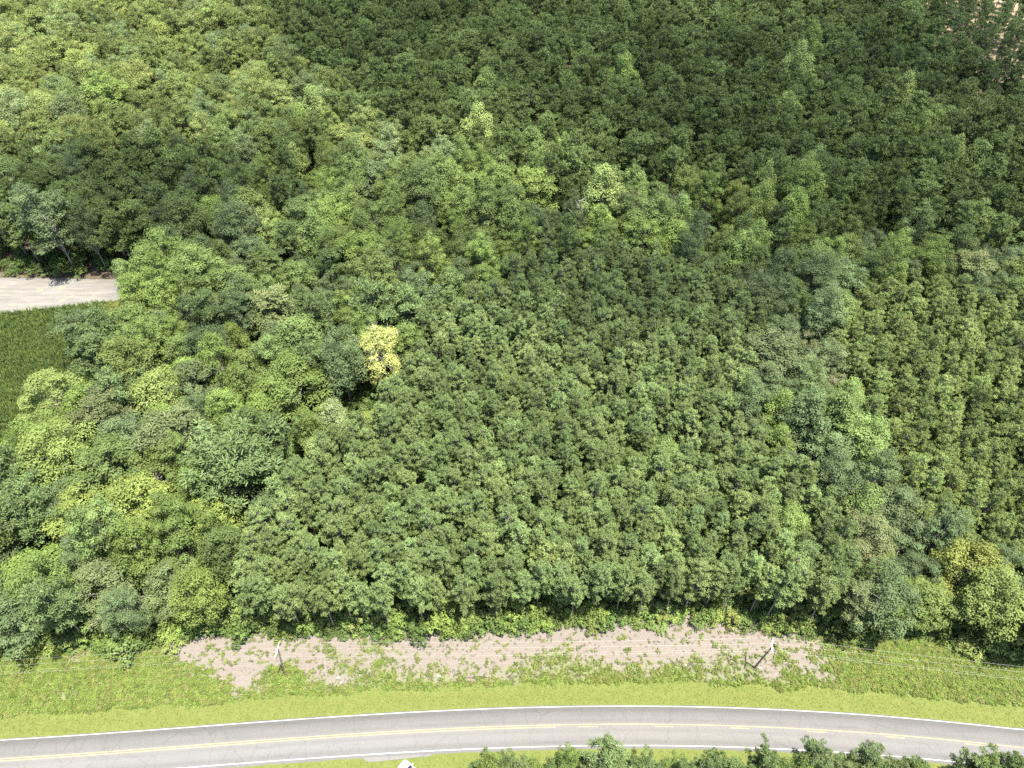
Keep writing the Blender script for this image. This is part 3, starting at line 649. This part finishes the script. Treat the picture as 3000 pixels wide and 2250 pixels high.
def make_tree(T):
    k, x, y, ht, rad, z, lab, col = T; nm = NAME[k]; r = rng
    if k == 'sn':
        root = link('dead_tree', SNAG, M_PALE, None, (x, y, -.5)); tag(root, lab, 'tree'); return
    if k == 'yt': nom, var = 16.5, [YT]; rn = 5.2
    else: nom, var = NOM[k]; rn = RN[k]
    if ht is None:
        ht = r.uniform(*HT[k]) * (.78 + .24 * rad); sc = ht / nom; sx = r.uniform(.92, 1.1) * rad * (sc ** .5 if z in 'ABFH' else 1)
        if k == 'yp' and z == 'B': sx *= 1.04
    else: sc = ht / nom; sx = rad / rn
    if col is None: col = jit(PINE[z] if k in ('yp', 'mp', 'gp', 'tp', 'np') else PAL[z][int(r.integers(len(PAL[z])))])
    if k == 'po' and lab is None: col = jit((.1, .17, .05), .2)
    if k == 'ws' and lab is None: col = jit(GRY, .15)
    if k != 'yt': col = leafy(col)
    vi = int(r.integers(len(var))); cm, tm = var[vi]
    root = empty(nm, (x, y, -.5), r.uniform(0, 6.283)); root.scale = (sx, sx, sc)
    root.rotation_euler[0] = r.normal(0, .02); root.rotation_euler[1] = r.normal(0, .02)
    key = (k, vi)
    if key not in proto:
        cr = link('crown', cm, M_NEED if k in ('yp', 'mp', 'gp', 'tp', 'np') else M_LEAF, root); tr = link('trunk', tm, M_BARK if k in ('yp', 'mp', 'gp', 'tp', 'np') else (M_PALE if k in ('wp', 'yt') else M_GBARK), root); proto[key] = (cr, tr)
    else:
        cr, tr = (o.copy() for o in proto[key]); COL.objects.link(cr); COL.objects.link(tr); cr.parent = root; tr.parent = root
    cr.color = (*col, 1)
    size = 'tall' if sc > 1.06 else 'small' if sc < .93 else 'middling'
    word = {'yp': 'young pine', 'np': 'young pine', 'mp': 'pine', 'gp': 'spreading pine', 'tp': 'thin pine', 'bl': 'broadleaf tree', 'po': 'conical tree', 'ws': 'feathery grey green tree', 'wp': 'feathery tree'}.get(k, 'tree')
    grp = {'yp': 'young pines of the plantation', 'np': 'trees on the near side of the road', 'mp': 'older pines', 'gp': 'older pines', 'tp': 'older pines', 'bl': 'broadleaf trees of the wood', 'po': 'conical trees of the wood', 'ws': 'feathery trees of the wood', 'wp': 'feathery trees of the wood'}.get(k)
    if z == 'near': grp = 'trees on the near side of the road'
    tag(root, lab or FL.get(id(T)) or f'{size} {tonew(col, 0)} {word} {near_feature(x, y, z)}', 'tree', grp)
for T in chosen: make_tree(T)

# ---- the rest of each kind: one object each, instances on points
def stand(name, label, cat, pts, rot, scl, idx, meshes, kind='stuff'):
    """pts (n,3) rot (n,3) scl (n,3) idx (n,) ; meshes: list of (list of (mesh, material))"""
    pc = bpy.data.collections.new(name + '_shapes')
    for i, parts in enumerate(meshes):
        if len(parts) == 1: data = parts[0][0]; 
        v0 = 0; Vs, Fs, Ts, Ms = [], [], [], []
        me = bpy.data.meshes.new('%s_%03d' % (name, i))
        vv = []; loops = []; mats = []; tones = []
        for j, (mm, mat) in enumerate(parts):
            n = len(mm.vertices); co = np.empty(n * 3, np.float32); mm.vertices.foreach_get('co', co); vv.append(co.reshape(-1, 3))
            l = np.empty(len(mm.loops), np.int32); mm.loops.foreach_get('vertex_index', l); loops.append(l.reshape(-1, 4) + v0); mats.append(np.full(len(l) // 4, j, np.int32))
            tn = np.full(n, .5, np.float32)
            if 'tone' in mm.attributes: mm.attributes['tone'].data.foreach_get('value', tn)
            tones.append(tn); v0 += n
        me = npmesh('%s_%03d' % (name, i), np.concatenate(vv), [np.concatenate(loops)], np.concatenate(tones))
        for mm, mat in parts: me.materials.append(mat)
        me.polygons.foreach_set('material_index', np.concatenate(mats))
        o = bpy.data.objects.new('%s_%03d' % (name, i), me); pc.objects.link(o)
    me = bpy.data.meshes.new(name); me.vertices.add(len(pts)); me.vertices.foreach_set('co', np.asarray(pts, np.float32).ravel())
    for an, tp, dat in (('prot', 'FLOAT_VECTOR', rot), ('pscl', 'FLOAT_VECTOR', scl)):
        a = me.attributes.new(an, tp, 'POINT'); a.data.foreach_set('vector', np.asarray(dat, np.float32).ravel())
    a = me.attributes.new('pidx', 'INT', 'POINT'); a.data.foreach_set('value', np.asarray(idx, np.int32))
    o = link(name, me); ng = bpy.data.node_groups.new(name, 'GeometryNodeTree')
    ng.interface.new_socket('Geometry', in_out='INPUT', socket_type='NodeSocketGeometry'); ng.interface.new_socket('Geometry', in_out='OUTPUT', socket_type='NodeSocketGeometry')
    gi = ng.nodes.new('NodeGroupInput'); go = ng.nodes.new('NodeGroupOutput'); iop = ng.nodes.new('GeometryNodeInstanceOnPoints')
    ci = ng.nodes.new('GeometryNodeCollectionInfo'); ci.inputs[0].default_value = pc; ci.inputs[1].default_value = True; ci.inputs[2].default_value = True
    def na(nm, tp):
        n = ng.nodes.new('GeometryNodeInputNamedAttribute'); n.data_type = tp; n.inputs[0].default_value = nm; return n.outputs[0]
    lk = ng.links.new
    lk(gi.outputs[0], iop.inputs['Points']); lk(ci.outputs[0], iop.inputs['Instance']); iop.inputs['Pick Instance'].default_value = True
    lk(na('pidx', 'INT'), iop.inputs['Instance Index']); lk(na('prot', 'FLOAT_VECTOR'), iop.inputs['Rotation']); lk(na('pscl', 'FLOAT_VECTOR'), iop.inputs['Scale'])
    lk(iop.outputs[0], go.inputs[0])
    md = o.modifiers.new('scatter', 'NODES'); md.node_group = ng
    return tag(o, label, cat, None, kind)
STAND = {'young_pine': ('young_pine_stand', 'dense young pine plantation rows behind the front ranks, one green mass'), 'pine_tree': ('pine_forest', 'far pine forest reaching the top of the picture, one dark green mass'),
         'broadleaf_tree': ('broadleaf_wood', 'farthest broadleaf crowns of the left woods merging into one mass'), 'conical_tree': ('conical_tree_wood', 'more conical trees outside the nearer woods'), 'feathery_tree': ('feathery_tree_wood', 'more feathery grey trees of the farther woods')}
for nm, L_ in rest.items():
    if not L_: continue
    ks = sorted({(T[0], T[5]) for T in L_}); meshes = []; base = {}
    for k, z in ks:
        c = PINE[z] if k in ('yp', 'mp', 'gp', 'tp', 'np') else {'po': (.1, .17, .05), 'ws': GRY}.get(k, None)
        cols = [c] if c else PAL[z][:5]; lst = []
        for cc in cols:
            mt = leaf_mat(f'{nm}_foliage', leafy(cc), .15 if k in ('yp', 'mp', 'gp', 'tp', 'np') else .3)
            for i, (cm, tm) in enumerate(NOM[k][1]):
                if len(cols) > 1 and i % 2 and len(NOM[k][1]) > 5: continue
                lst.append(len(meshes)); meshes.append([(cm, mt), (tm, M_BARK if k in ('yp', 'mp', 'gp', 'tp', 'np') else M_GBARK)])
        base[(k, z)] = lst
    pts, rot, scl, idx = [], [], [], []
    for T in L_:
        k = T[0]; nom = NOM[k][0]; ht = rng.uniform(*HT[k]) * (.78 + .24 * T[4]); sc = ht / nom; sx = rng.uniform(.92, 1.1) * T[4] * (sc ** .5 if T[5] in 'ABFH' else 1)
        pts.append((T[1], T[2], -.5)); rot.append((rng.normal(0, .02), rng.normal(0, .02), rng.uniform(0, 6.283))); scl.append((sx, sx, sc)); l = base[(k, T[5])]; idx.append(l[int(rng.integers(len(l)))])
    stand(STAND[nm][0], STAND[nm][1], 'trees', pts, rot, scl, idx, meshes)

# ------------------------------------------------------------------ shrubs along the front of the wood
shx = np.arange(-95, 96, 1.15); kk = 0
SHC = [(.12, .185, .04), (.15, .2, .045), (.10, .165, .045), (.085, .14, .04), (.16, .19, .055)]
def shrub(x, y, s, sz, col, lab, grp='shrubs along the foot of the wood', z=-.25, nm='shrub'):
    vi = int(rng.integers(len(SH))); root = empty(nm, (x, y, z), rng.uniform(0, 6.28)); root.scale = (s, s, sz); key = ('sh', vi)
    if key not in proto:
        cr = link('foliage', SH[vi][0], M_LEAF, root); tr = link('stem', SH[vi][1], M_GBARK, root); proto[key] = (cr, tr)
    else:
        cr, tr = (o.copy() for o in proto[key]); COL.objects.link(cr); COL.objects.link(tr); cr.parent = root; tr.parent = root
    cr.color = (*jit(col, .12), 1); tag(root, lab, 'shrub', grp)
for x in shx:
    if rng.random() < .3: continue
    xx = x + rng.uniform(-.5, .5); yy = float(edge_y(xx)) + rng.uniform(-.2, 2.2); s = rng.uniform(.55, 1.15)
    w = 'left of the left utility pole' if xx < -38 else 'between the two poles, left half' if xx < 2 else 'between the two poles, right half' if xx < 42 else 'right of the right utility pole'
    ci = int(rng.integers(5)); cw = ['bright green', 'yellow green', 'mid green', 'dark green', 'pale green'][ci]
    shrub(xx, yy, s, s * rng.uniform(.8, 1.3), SHC[ci], f'{"low" if s < .8 else "tall"} {cw} shrub under the front trees, {w}')
for x in np.arange(-92, 92, 1.9):      # saplings and vines between the front trunks
    xx = x + rng.uniform(-.8, .8); yy = float(edge_y(xx)) + rng.uniform(1.2, 4.5); s = rng.uniform(1.0, 1.7); ci = int(rng.integers(5))
    w = 'left of the left utility pole' if xx < -38 else 'between the two poles, left half' if xx < 2 else 'between the two poles, right half' if xx < 42 else 'right of the right utility pole'
    shrub(xx, yy, s, s * rng.uniform(1.0, 1.6), SHC[ci], f'leafy {["bright green", "yellow green", "mid green", "dark green", "pale green"][ci]} sapling among the front trunks, {w}', 'saplings among the front trunks', nm='sapling')
x, y = at(273, 1392, 1.2); shrub(x, y, 2.0, 1.7, (.115, .17, .05), 'large round olive shrub standing out on the verge at the lower left')
x, y = at(128, 1372, 1.2); shrub(x, y, 1.9, 1.2, (.13, .19, .05), 'wide leafy shrub under the leaning trunk at the lower left')
x, y = at(372, 1392, .6); shrub(x, y, 1.2, .7, (.16, .2, .05), 'low bright weed clump on the verge right of the large round shrub')
x, y = at(2170 / 1, 1210 / 1, 2); 

# undergrowth: leafy ground cover in the gaps of the wood
pts = []
for y in np.arange(54, 300, 2.2):
    w = tan_view(y) + 10
    for x in np.arange(-w, w, 2.2):
        xx = x + rng.uniform(-1, 1); yy = y + rng.uniform(-1, 1)
        if yy < edge_y(xx) + .4 or (xx < -97 and (inside((xx, yy), trk) or inside((xx, yy), fld))): continue
        if yy > 120 and rng.random() < .45: continue
        if inside((xx, yy), clr): continue
        pts.append((xx, yy, -.7))
n = len(pts); s = rng.uniform(.7, 1.6, n)
um = [leaf_mat('undergrowth_leaf', c, .3) for c in ((.07, .11, .03), (.1, .15, .04))]
stand('undergrowth', 'dark leafy undergrowth filling the gaps beneath the trees', 'undergrowth', pts, np.c_[np.zeros((n, 2)), rng.uniform(0, 6.28, n)], np.c_[s, s, s * rng.uniform(.5, 1.2, n)], rng.integers(0, 10, n), [[(SH[i % 5][0], um[i // 5])] for i in range(10)])

# ------------------------------------------------------------------ grass and weeds on the verge, crop in the field
def tuft(seed, n, h, spread, wd):
    r = np.random.default_rng(seed); a = r.uniform(0, 6.283, n); b = np.c_[np.cos(a), np.sin(a)] * r.uniform(0, spread, (n, 1)); d = np.c_[np.cos(a), np.sin(a)] * r.uniform(.1, .7, (n, 1))
    s = np.c_[-np.sin(a), np.cos(a)] * wd; hh = h * r.uniform(.5, 1.1, n)
    z0 = np.zeros(n); v = np.stack([np.c_[b - s, z0], np.c_[b + s, z0], np.c_[b + d * hh[:, None] + s * .5, hh], np.c_[b + d * hh[:, None] - s * .5, hh]], 1).reshape(-1, 3)
    return npmesh('tuft', v, [np.arange(n * 4).reshape(-1, 4)], np.repeat(r.uniform(.2, .8, n), 4))
TU = [tuft(i, 10, .28, .16, .03) for i in range(3)]; WE = [broadleaf(900 + i, .34, .34, .05, 6, .17, 12, .13) for i in range(3)]
gx = rng.uniform(-112, 112, 120000); gy = rng.uniform(30, 61, 120000)
d = gy - road_y(gx); ok = ((d > 3.4) | (d < -3.9)) & (gy < edge_y(gx) + .5); gx, gy, d = gx[ok], gy[ok], d[ok]
dr, lu, mo = dry_f(gx, gy), lush_f(gx, gy), mown_f(gx, gy); u = rng.random(len(gx))
keep = (u < np.clip((1 - dr * 1.1), .06, 1)) & ((mo < .5) | (u < .5)); gx, gy, d, dr, lu, mo, u = (q[keep] for q in (gx, gy, d, dr, lu, mo, u))
gz = verge_z(gx, gy) - .02; tall = (rng.random(len(gx)) < lu * .8) & (mo < .5); n = len(gx)
GC = [(.15, .2, .045), (.17, .19, .06), (.13, .185, .04), (.18, .16, .125), (.095, .125, .028)]
gm = [leaf_mat('grass_blade', c, .3) for c in GC]; meshes = [[(TU[i % 3], gm[c])] for c in range(5) for i in range(3)] + [[(WE[i % 3][0], gm[c])] for c in (0, 1, 2) for i in range(3)]
ci = np.where(mo > .5, 4, np.where(dr > .45, np.where(rng.random(n) < .6, 3, 1), rng.integers(0, 3, n)))
idx = np.where(tall, 15 + rng.integers(0, 9, n), ci * 3 + rng.integers(0, 3, n)); s = np.where(mo > .5, .4, rng.uniform(.7, 1.3, n)); s = np.where(tall, rng.uniform(.6, 1.4, n), s)
stand('verge_grass', 'rough grass and weeds growing on the roadside verge', 'grass', np.c_[gx, gy, gz], np.c_[np.zeros((n, 2)), rng.uniform(0, 6.28, n)], np.c_[s, s, s], idx, meshes)
cx, cy = [], []
for y in np.arange(80, 152, .75):
    for x in np.arange(-165, -100, .45):
        if inside((x, y), fld): cx.append(x); cy.append(y)
n = len(cx); cx = np.array(cx) + rng.uniform(-.2, .2, n); cy = np.array(cy) + rng.uniform(-.18, .18, n); s = rng.uniform(2.2, 3.8, n)
cm = [leaf_mat('crop_leaf', c, .3) for c in ((.075, .115, .033), (.095, .135, .035))]
stand('field_crop', 'dense green crop filling the field at the left border', 'crop', np.c_[cx, cy, np.full(n, -.45)], np.c_[np.zeros((n, 2)), rng.uniform(0, 6.28, n)], np.c_[s, s, s * 1.1], rng.integers(0, 6, n), [[(TU[i % 3], cm[i // 3])] for i in range(6)])

# pale stones and dried tufts lying on the verge
M_ROCK = plain('pale_stone', (.62, .58, .52), .9, .2, 6)
def stone(x, y, s, lab):
    r = np.random.default_rng(int(abs(x * 91 + y * 37))); bm = []
    th = np.linspace(0, math.pi, 6)[1:-1]; v = [(0, 0, .5)]
    for a in th:
        for k in range(8): b = k / 8 * 6.283; q = r.uniform(.75, 1.15); v.append((math.sin(a) * math.cos(b) * q, math.sin(a) * math.sin(b) * q * .75, math.cos(a) * .5))
    v.append((0, 0, -.5)); tri = [(0, 1 + k, 1 + (k + 1) % 8) for k in range(8)] + [(33, 25 + (k + 1) % 8, 25 + k) for k in range(8)]
    qd = [(1 + i * 8 + k, 9 + i * 8 + k, 9 + i * 8 + (k + 1) % 8, 1 + i * 8 + (k + 1) % 8) for i in range(3) for k in range(8)]
    me = npmesh('stone', np.array(v) * s, [np.array(tri), np.array(qd)], smooth=True)
    tag(link('stone', me, M_ROCK, None, (x, y, float(verge_z(x, y)) + s * .2)), lab, 'stone', 'pale stones on the verge')
for ox, oy, s, lab in ((730, 1463, .3, 'larger of two pale stones right of the left utility pole'), (736, 1472, .22, 'smaller of two pale stones right of the left utility pole'), (947, 1458, .3, 'lone pale stone on the verge left of the centre'),
                       (1642, 1442, .3, 'pale stone at the foot of the right utility pole'), (1480, 1436, .3, 'pale stone left of the right utility pole'), (1750, 1408, .24, 'pale stone right of the right utility pole under the wires')):
    x, y = at(ox, oy); stone(x, y, s, lab)

# ------------------------------------------------------------------ utility poles and wires
M_POLE = plain('weathered_pole_wood', (.17, .14, .12), .9, .25, 3)
M_ARM = plain('painted_crossarm', (.62, .63, .64), .6, .06, 4)
M_INS = plain('grey_porcelain', (.7, .7, .72), .35, .05, 4)
M_WIRE = plain('aluminium_wire', (.36, .36, .34), .45, .05, 2, .4)
POLES = [((-38.6, 50.35), (-37.5, 50.4), 88.5, 'dark wooden utility pole with pale crossarm on the left of the verge'), ((41.4, 51.55), (42.25, 51.15), 72.5, 'dark wooden utility pole with pale crossarm on the right of the verge')]
heads = []
first = None
for (b, tp, ang, lab) in POLES:
    root = empty('utility_pole', (b[0], b[1], float(verge_z(b[0], b[1])))); tag(root, lab, 'utility pole', 'utility poles along the verge')
    o = Vector((tp[0] - b[0], tp[1] - b[1], 0)); a = math.radians(ang); ax = Vector((math.cos(a), math.sin(a), 0)); pr = Vector((-ax.y, ax.x, 0)) * .2
    top = o + Vector((0, 0, 9.9)); link('shaft', tube_mesh('shaft', [[((0, 0, -.5), .17), (tuple(o * .5 + Vector((0, 0, 5))), .145), (tuple(top), .11)]], 10), M_POLE, root)
    arm_c = o * .95 + Vector((0, 0, 9.35)) + pr
    v, q = bxs([(0, 0, 0, 2.45, .13, .13)]); arm = link('crossarm', npmesh('crossarm', v, [q]), M_ARM, root, arm_c); arm.rotation_euler = (0, 0, a)
    for s in (-1, 1): link('brace', tube_mesh('brace', [[(tuple(arm_c + ax * .75 * s), .025), (tuple(o * .9 + Vector((0, 0, 8.6)) + pr * .6), .025)]], 5), M_ARM, root)
    hd = []
    for s, zz in ((-1.12, .07), (0, .6), (1.12, .07)):
        bpos = (arm_c + ax * s + Vector((0, 0, zz))) if s else top
        prof = [(bpos + Vector((0, 0, h_)), r_) for h_, r_ in ((0, .02), (.06, .03), (.1, .075), (.15, .075), (.19, .04), (.25, .06), (.3, .03))]
        link('insulator', tube_mesh('insulator', [[(tuple(p_), r_) for p_, r_ in prof]], 8), M_INS, root)
        hd.append(root.location + bpos + Vector((0, 0, .3)))
    hd.append(root.location + o * .85 + Vector((0, 0, 8.1)) + pr * .9); heads.append(hd)
v, q = bxs([(0, 0, 0, .02, .09, .9)])
def span(p, q_, sag, n=18):
    return [tuple(p.lerp(q_, i / n) - Vector((0, 0, sag * 4 * (i / n) * (1 - i / n)))) for i in range(n + 1)]
def off(p, dx, dy): return Vector((p.x + dx, p.y + dy, p.z))
WN = ['near side overhead wire on the crossarm ends nearest the road', 'middle overhead wire on the pole tops', 'far side overhead wire on the crossarm ends nearest the trees', 'lower wire on the poles below the crossarms']
for i in range(4):
    a, b = heads[0][i], heads[1][i]; l = off(a, -90, -5.2); r_ = off(b, 90, -10.2)
    pts = span(l, a, .9)[:-1] + span(a, b, .7)[:-1] + span(b, r_, .9)
    tag(link('overhead_wire', tube_mesh('overhead_wire', [[(p_, (.009 if i < 3 else .006)) for p_ in pts]], 6), M_WIRE), WN[i], 'wire', 'overhead wires between the poles')
# slim metal guy marker post right of the right pole
x, y = at(1695.5, 1391, 0); me = tube_mesh('guy', [[((0, 0, -.2), .03), ((.1, .25, 3.2), .03)]], 6)
tag(link('marker_post', me, M_ARM, None, (x, y, 0)), 'slim pale metal post just right of the right utility pole', 'post')

# ------------------------------------------------------------------ white car nosing out of the lower edge
M_CAR = plain('white_car_paint', (.8, .8, .8), .25, .02, 1, spec=.5); M_GLASS = plain('dark_car_glass', (.02, .022, .025), .08, .02, 1, spec=.6); M_TYRE = plain('tyre_rubber', (.03, .03, .03), .8, .1, 5)
M_RIM = plain('alloy_rim', (.5, .5, .52), .3, .05, 3, .8); M_CLAD = plain('black_cladding', (.035, .035, .036), .6, .05, 4); M_LAMP = plain('lamp_lens', (.7, .72, .75), .1, .02, 2); M_RED = plain('tail_lens', (.4, .02, .02), .2, .05, 2)
def loft(name, secs):
    n = len(secs[0]); V = [p_ for s in secs for p_ in s]; Q = [(i * n + k, (i + 1) * n + k, (i + 1) * n + (k + 1) % n, i * n + (k + 1) % n) for i in range(len(secs) - 1) for k in range(n)]
    me = npmesh(name, np.array(V), [np.array(Q), np.array([list(range(n))[::-1]]), np.array([[(len(secs) - 1) * n + k for k in range(n)]])]); return me
def bev(o, w=.05, s=3):
    m_ = o.modifiers.new('bevel', 'BEVEL'); m_.width = w; m_.segments = s; m_.limit_method = 'ANGLE'; m_.angle_limit = math.radians(25)
    for p_ in o.data.polygons: p_.use_smooth = True
    return o
def sec(x, w0, w1, w2, z0, z1, z2): return [(x, -w0, z0), (x, -w1, z1), (x, -w2, z2), (x, w2, z2), (x, w1, z1), (x, w0, z0)]
car = empty('parked_car', (-15.35, 34.72, float(verge_z(-15.3, 34.7)) + .02), math.atan2(.631, -.776)); tag(car, 'white car nosing into the bottom edge of the picture beside the driveway apron', 'car')
body = link('body', loft('body', [sec(-2.28, .78, .84, .74, .42, .72, .98), sec(-2.1, .86, .92, .8, .32, .78, 1.06), sec(-1.2, .9, .94, .82, .3, .8, 1.07), sec(.75, .9, .94, .82, .3, .8, 1.06), sec(1.7, .88, .92, .76, .32, .76, .97), sec(2.15, .8, .85, .66, .36, .7, .9), sec(2.32, .62, .68, .52, .44, .66, .8)]), M_CAR, car); bev(body, .06)
gh = link('cabin', loft('cabin', [sec(-2.12, .74, .74, .7, 1.05, 1.08, 1.1), sec(-1.75, .76, .7, .62, 1.06, 1.4, 1.6), sec(-.2, .77, .71, .63, 1.06, 1.42, 1.66), sec(.35, .77, .7, .62, 1.06, 1.38, 1.62), sec(1.12, .76, .72, .68, 1.03, 1.05, 1.06)]), M_GLASS, car)
rf = link('roof', loft('roof', [sec(-1.82, .6, .62, .56, 1.57, 1.6, 1.63), sec(-.2, .64, .65, .58, 1.62, 1.66, 1.71), sec(.33, .62, .63, .56, 1.58, 1.61, 1.66)]), M_CAR, car); bev(rf, .03)
hoodv = link('bonnet', loft('bonnet', [sec(1.0, .74, .72, .68, 1.03, 1.06, 1.075), sec(1.7, .7, .68, .62, .95, .985, 1.0), sec(2.12, .6, .58, .5, .88, .905, .92)]), M_CAR, car); bev(hoodv, .03)
for s in (-1, 1):
    for x_ in (-1.4, 1.42):
        w = link('wheel', tube_mesh('wheel', [[((x_, s * .72, .33), .30), ((x_, s * .73, .33), .34), ((x_, s * .93, .33), .34), ((x_, s * .945, .33), .29)]], 20), M_TYRE, car)
        link('rim', tube_mesh('rim', [[((x_, s * .9, .33), .02), ((x_, s * .93, .33), .2), ((x_, s * .95, .33), .22)]], 16), M_RIM, w)
        v, q = bxs([(x_, s * .935, .74, .86, .02, .07)]); link('wheel_arch', npmesh('arch', v, [q]), M_CLAD, car)
    v, q = bxs([(0, s * .935, .36, 2.0, .03, .16)]); link('sill', npmesh('sill', v, [q]), M_CLAD, car)
    v, q = bxs([(.85, s * 1.0, 1.1, .13, .2, .14)]); bev(link('wing_mirror', npmesh('mirror', v, [q]), M_CAR, car), .03)
    v, q = bxs([(2.17, s * .6, .74, .22, .26, .12)]); bev(link('headlight', npmesh('headlight', v, [q]), M_LAMP, car), .03)
    v, q = bxs([(-2.22, s * .66, .86, .16, .24, .16)]); bev(link('tail_light', npmesh('tail_light', v, [q]), M_RED, car), .03)
v, q = bxs([(2.3, 0, .56, .1, 1.0, .22)]); bev(link('grille', npmesh('grille', v, [q]), M_CLAD, car), .02)

# ------------------------------------------------------------------ trees on the near side of the road, tops only in view
NEAR = [(1310, 1634, 'np', 17.5, 3.6, (.105, .15, .055), 'tall fluffy pine whose top overlaps the near lane of the road'),
 (1065, 1672, 'bl', 15, 2.0, (.15, .19, .035), 'yellow green sapling top at the bottom edge, first right of the car'),
 (1148, 1672, 'bl', 15, 2.2, (.13, .175, .035), 'yellow green sapling top between the first sapling and the tall fluffy pine'),
 (1228, 1668, 'bl', 15, 1.8, (.12, .17, .035), 'darker sapling top against the left side of the tall fluffy pine'),
 (1400, 1676, 'np', 14.5, 2.2, (.1, .14, .05), 'low pine top just right of the tall fluffy pine'),
 (1545, 1660, 'np', 15, 2.2, (.09, .13, .045), 'pine top at the bottom edge, second right of the tall fluffy pine'),
 (1650, 1650, 'np', 15.5, 2.3, (.095, .14, .05), 'pine top at the bottom edge left of the pair of pointed tops'),
 (1770, 1644, 'np', 16, 2.3, (.1, .14, .055), 'left one of the pair of pointed pine tops at the bottom edge'),
 (1885, 1646, 'np', 16, 2.5, (.105, .145, .055), 'right one of the pair of pointed pine tops at the bottom edge'),
 (2140, 1668, 'np', 15.5, 2.7, (.1, .14, .05), 'dark pine top in the lower right corner'),
 (1100, 1690, 'ws', 13, 2.2, (.1, .135, .05), 'grey green bush top under the yellow green saplings')]
for i, ox in enumerate(range(1040, 2240, 27)):
    if 1425 < ox < 1465 or 2030 < ox < 2085: continue
    k_ = ('np', 'bl', 'np', 'np', 'ws')[i % 5]; kn = 'leafy' if k_ in ('bl', 'ws') else 'needled'; w_ = 'below the yellow green saplings' if ox < 1200 else 'around the tall fluffy pine' if ox < 1430 else 'left of the pointed pair' if ox < 1700 else 'below the pointed pair' if ox < 1950 else 'right of the pointed pair'
    NEAR.append((ox + rng.uniform(-12, 12), 1686 + rng.uniform(-16, 16), k_, 13.5 + rng.uniform(-.8, .8), rng.uniform(1.7, 2.4), ((.1, .145, .05), (.105, .15, .04), (.09, .13, .045), (.105, .14, .055), (.1, .14, .05))[i % 5], f'low ragged {kn} treetop along the bottom edge, {w_}'))
for ox, oy, k, ht, rad, col, lab in NEAR:
    x, y = at(ox, oy - (-14 if 'tall fluffy pine whose' in lab else 22), ht - 1.2); make_tree((k, x, y, ht, rad, 'near', lab, col))
import collections; print('trees', len(trees), collections.Counter((T[0],T[5]) for T in trees), 'individual', len(chosen))
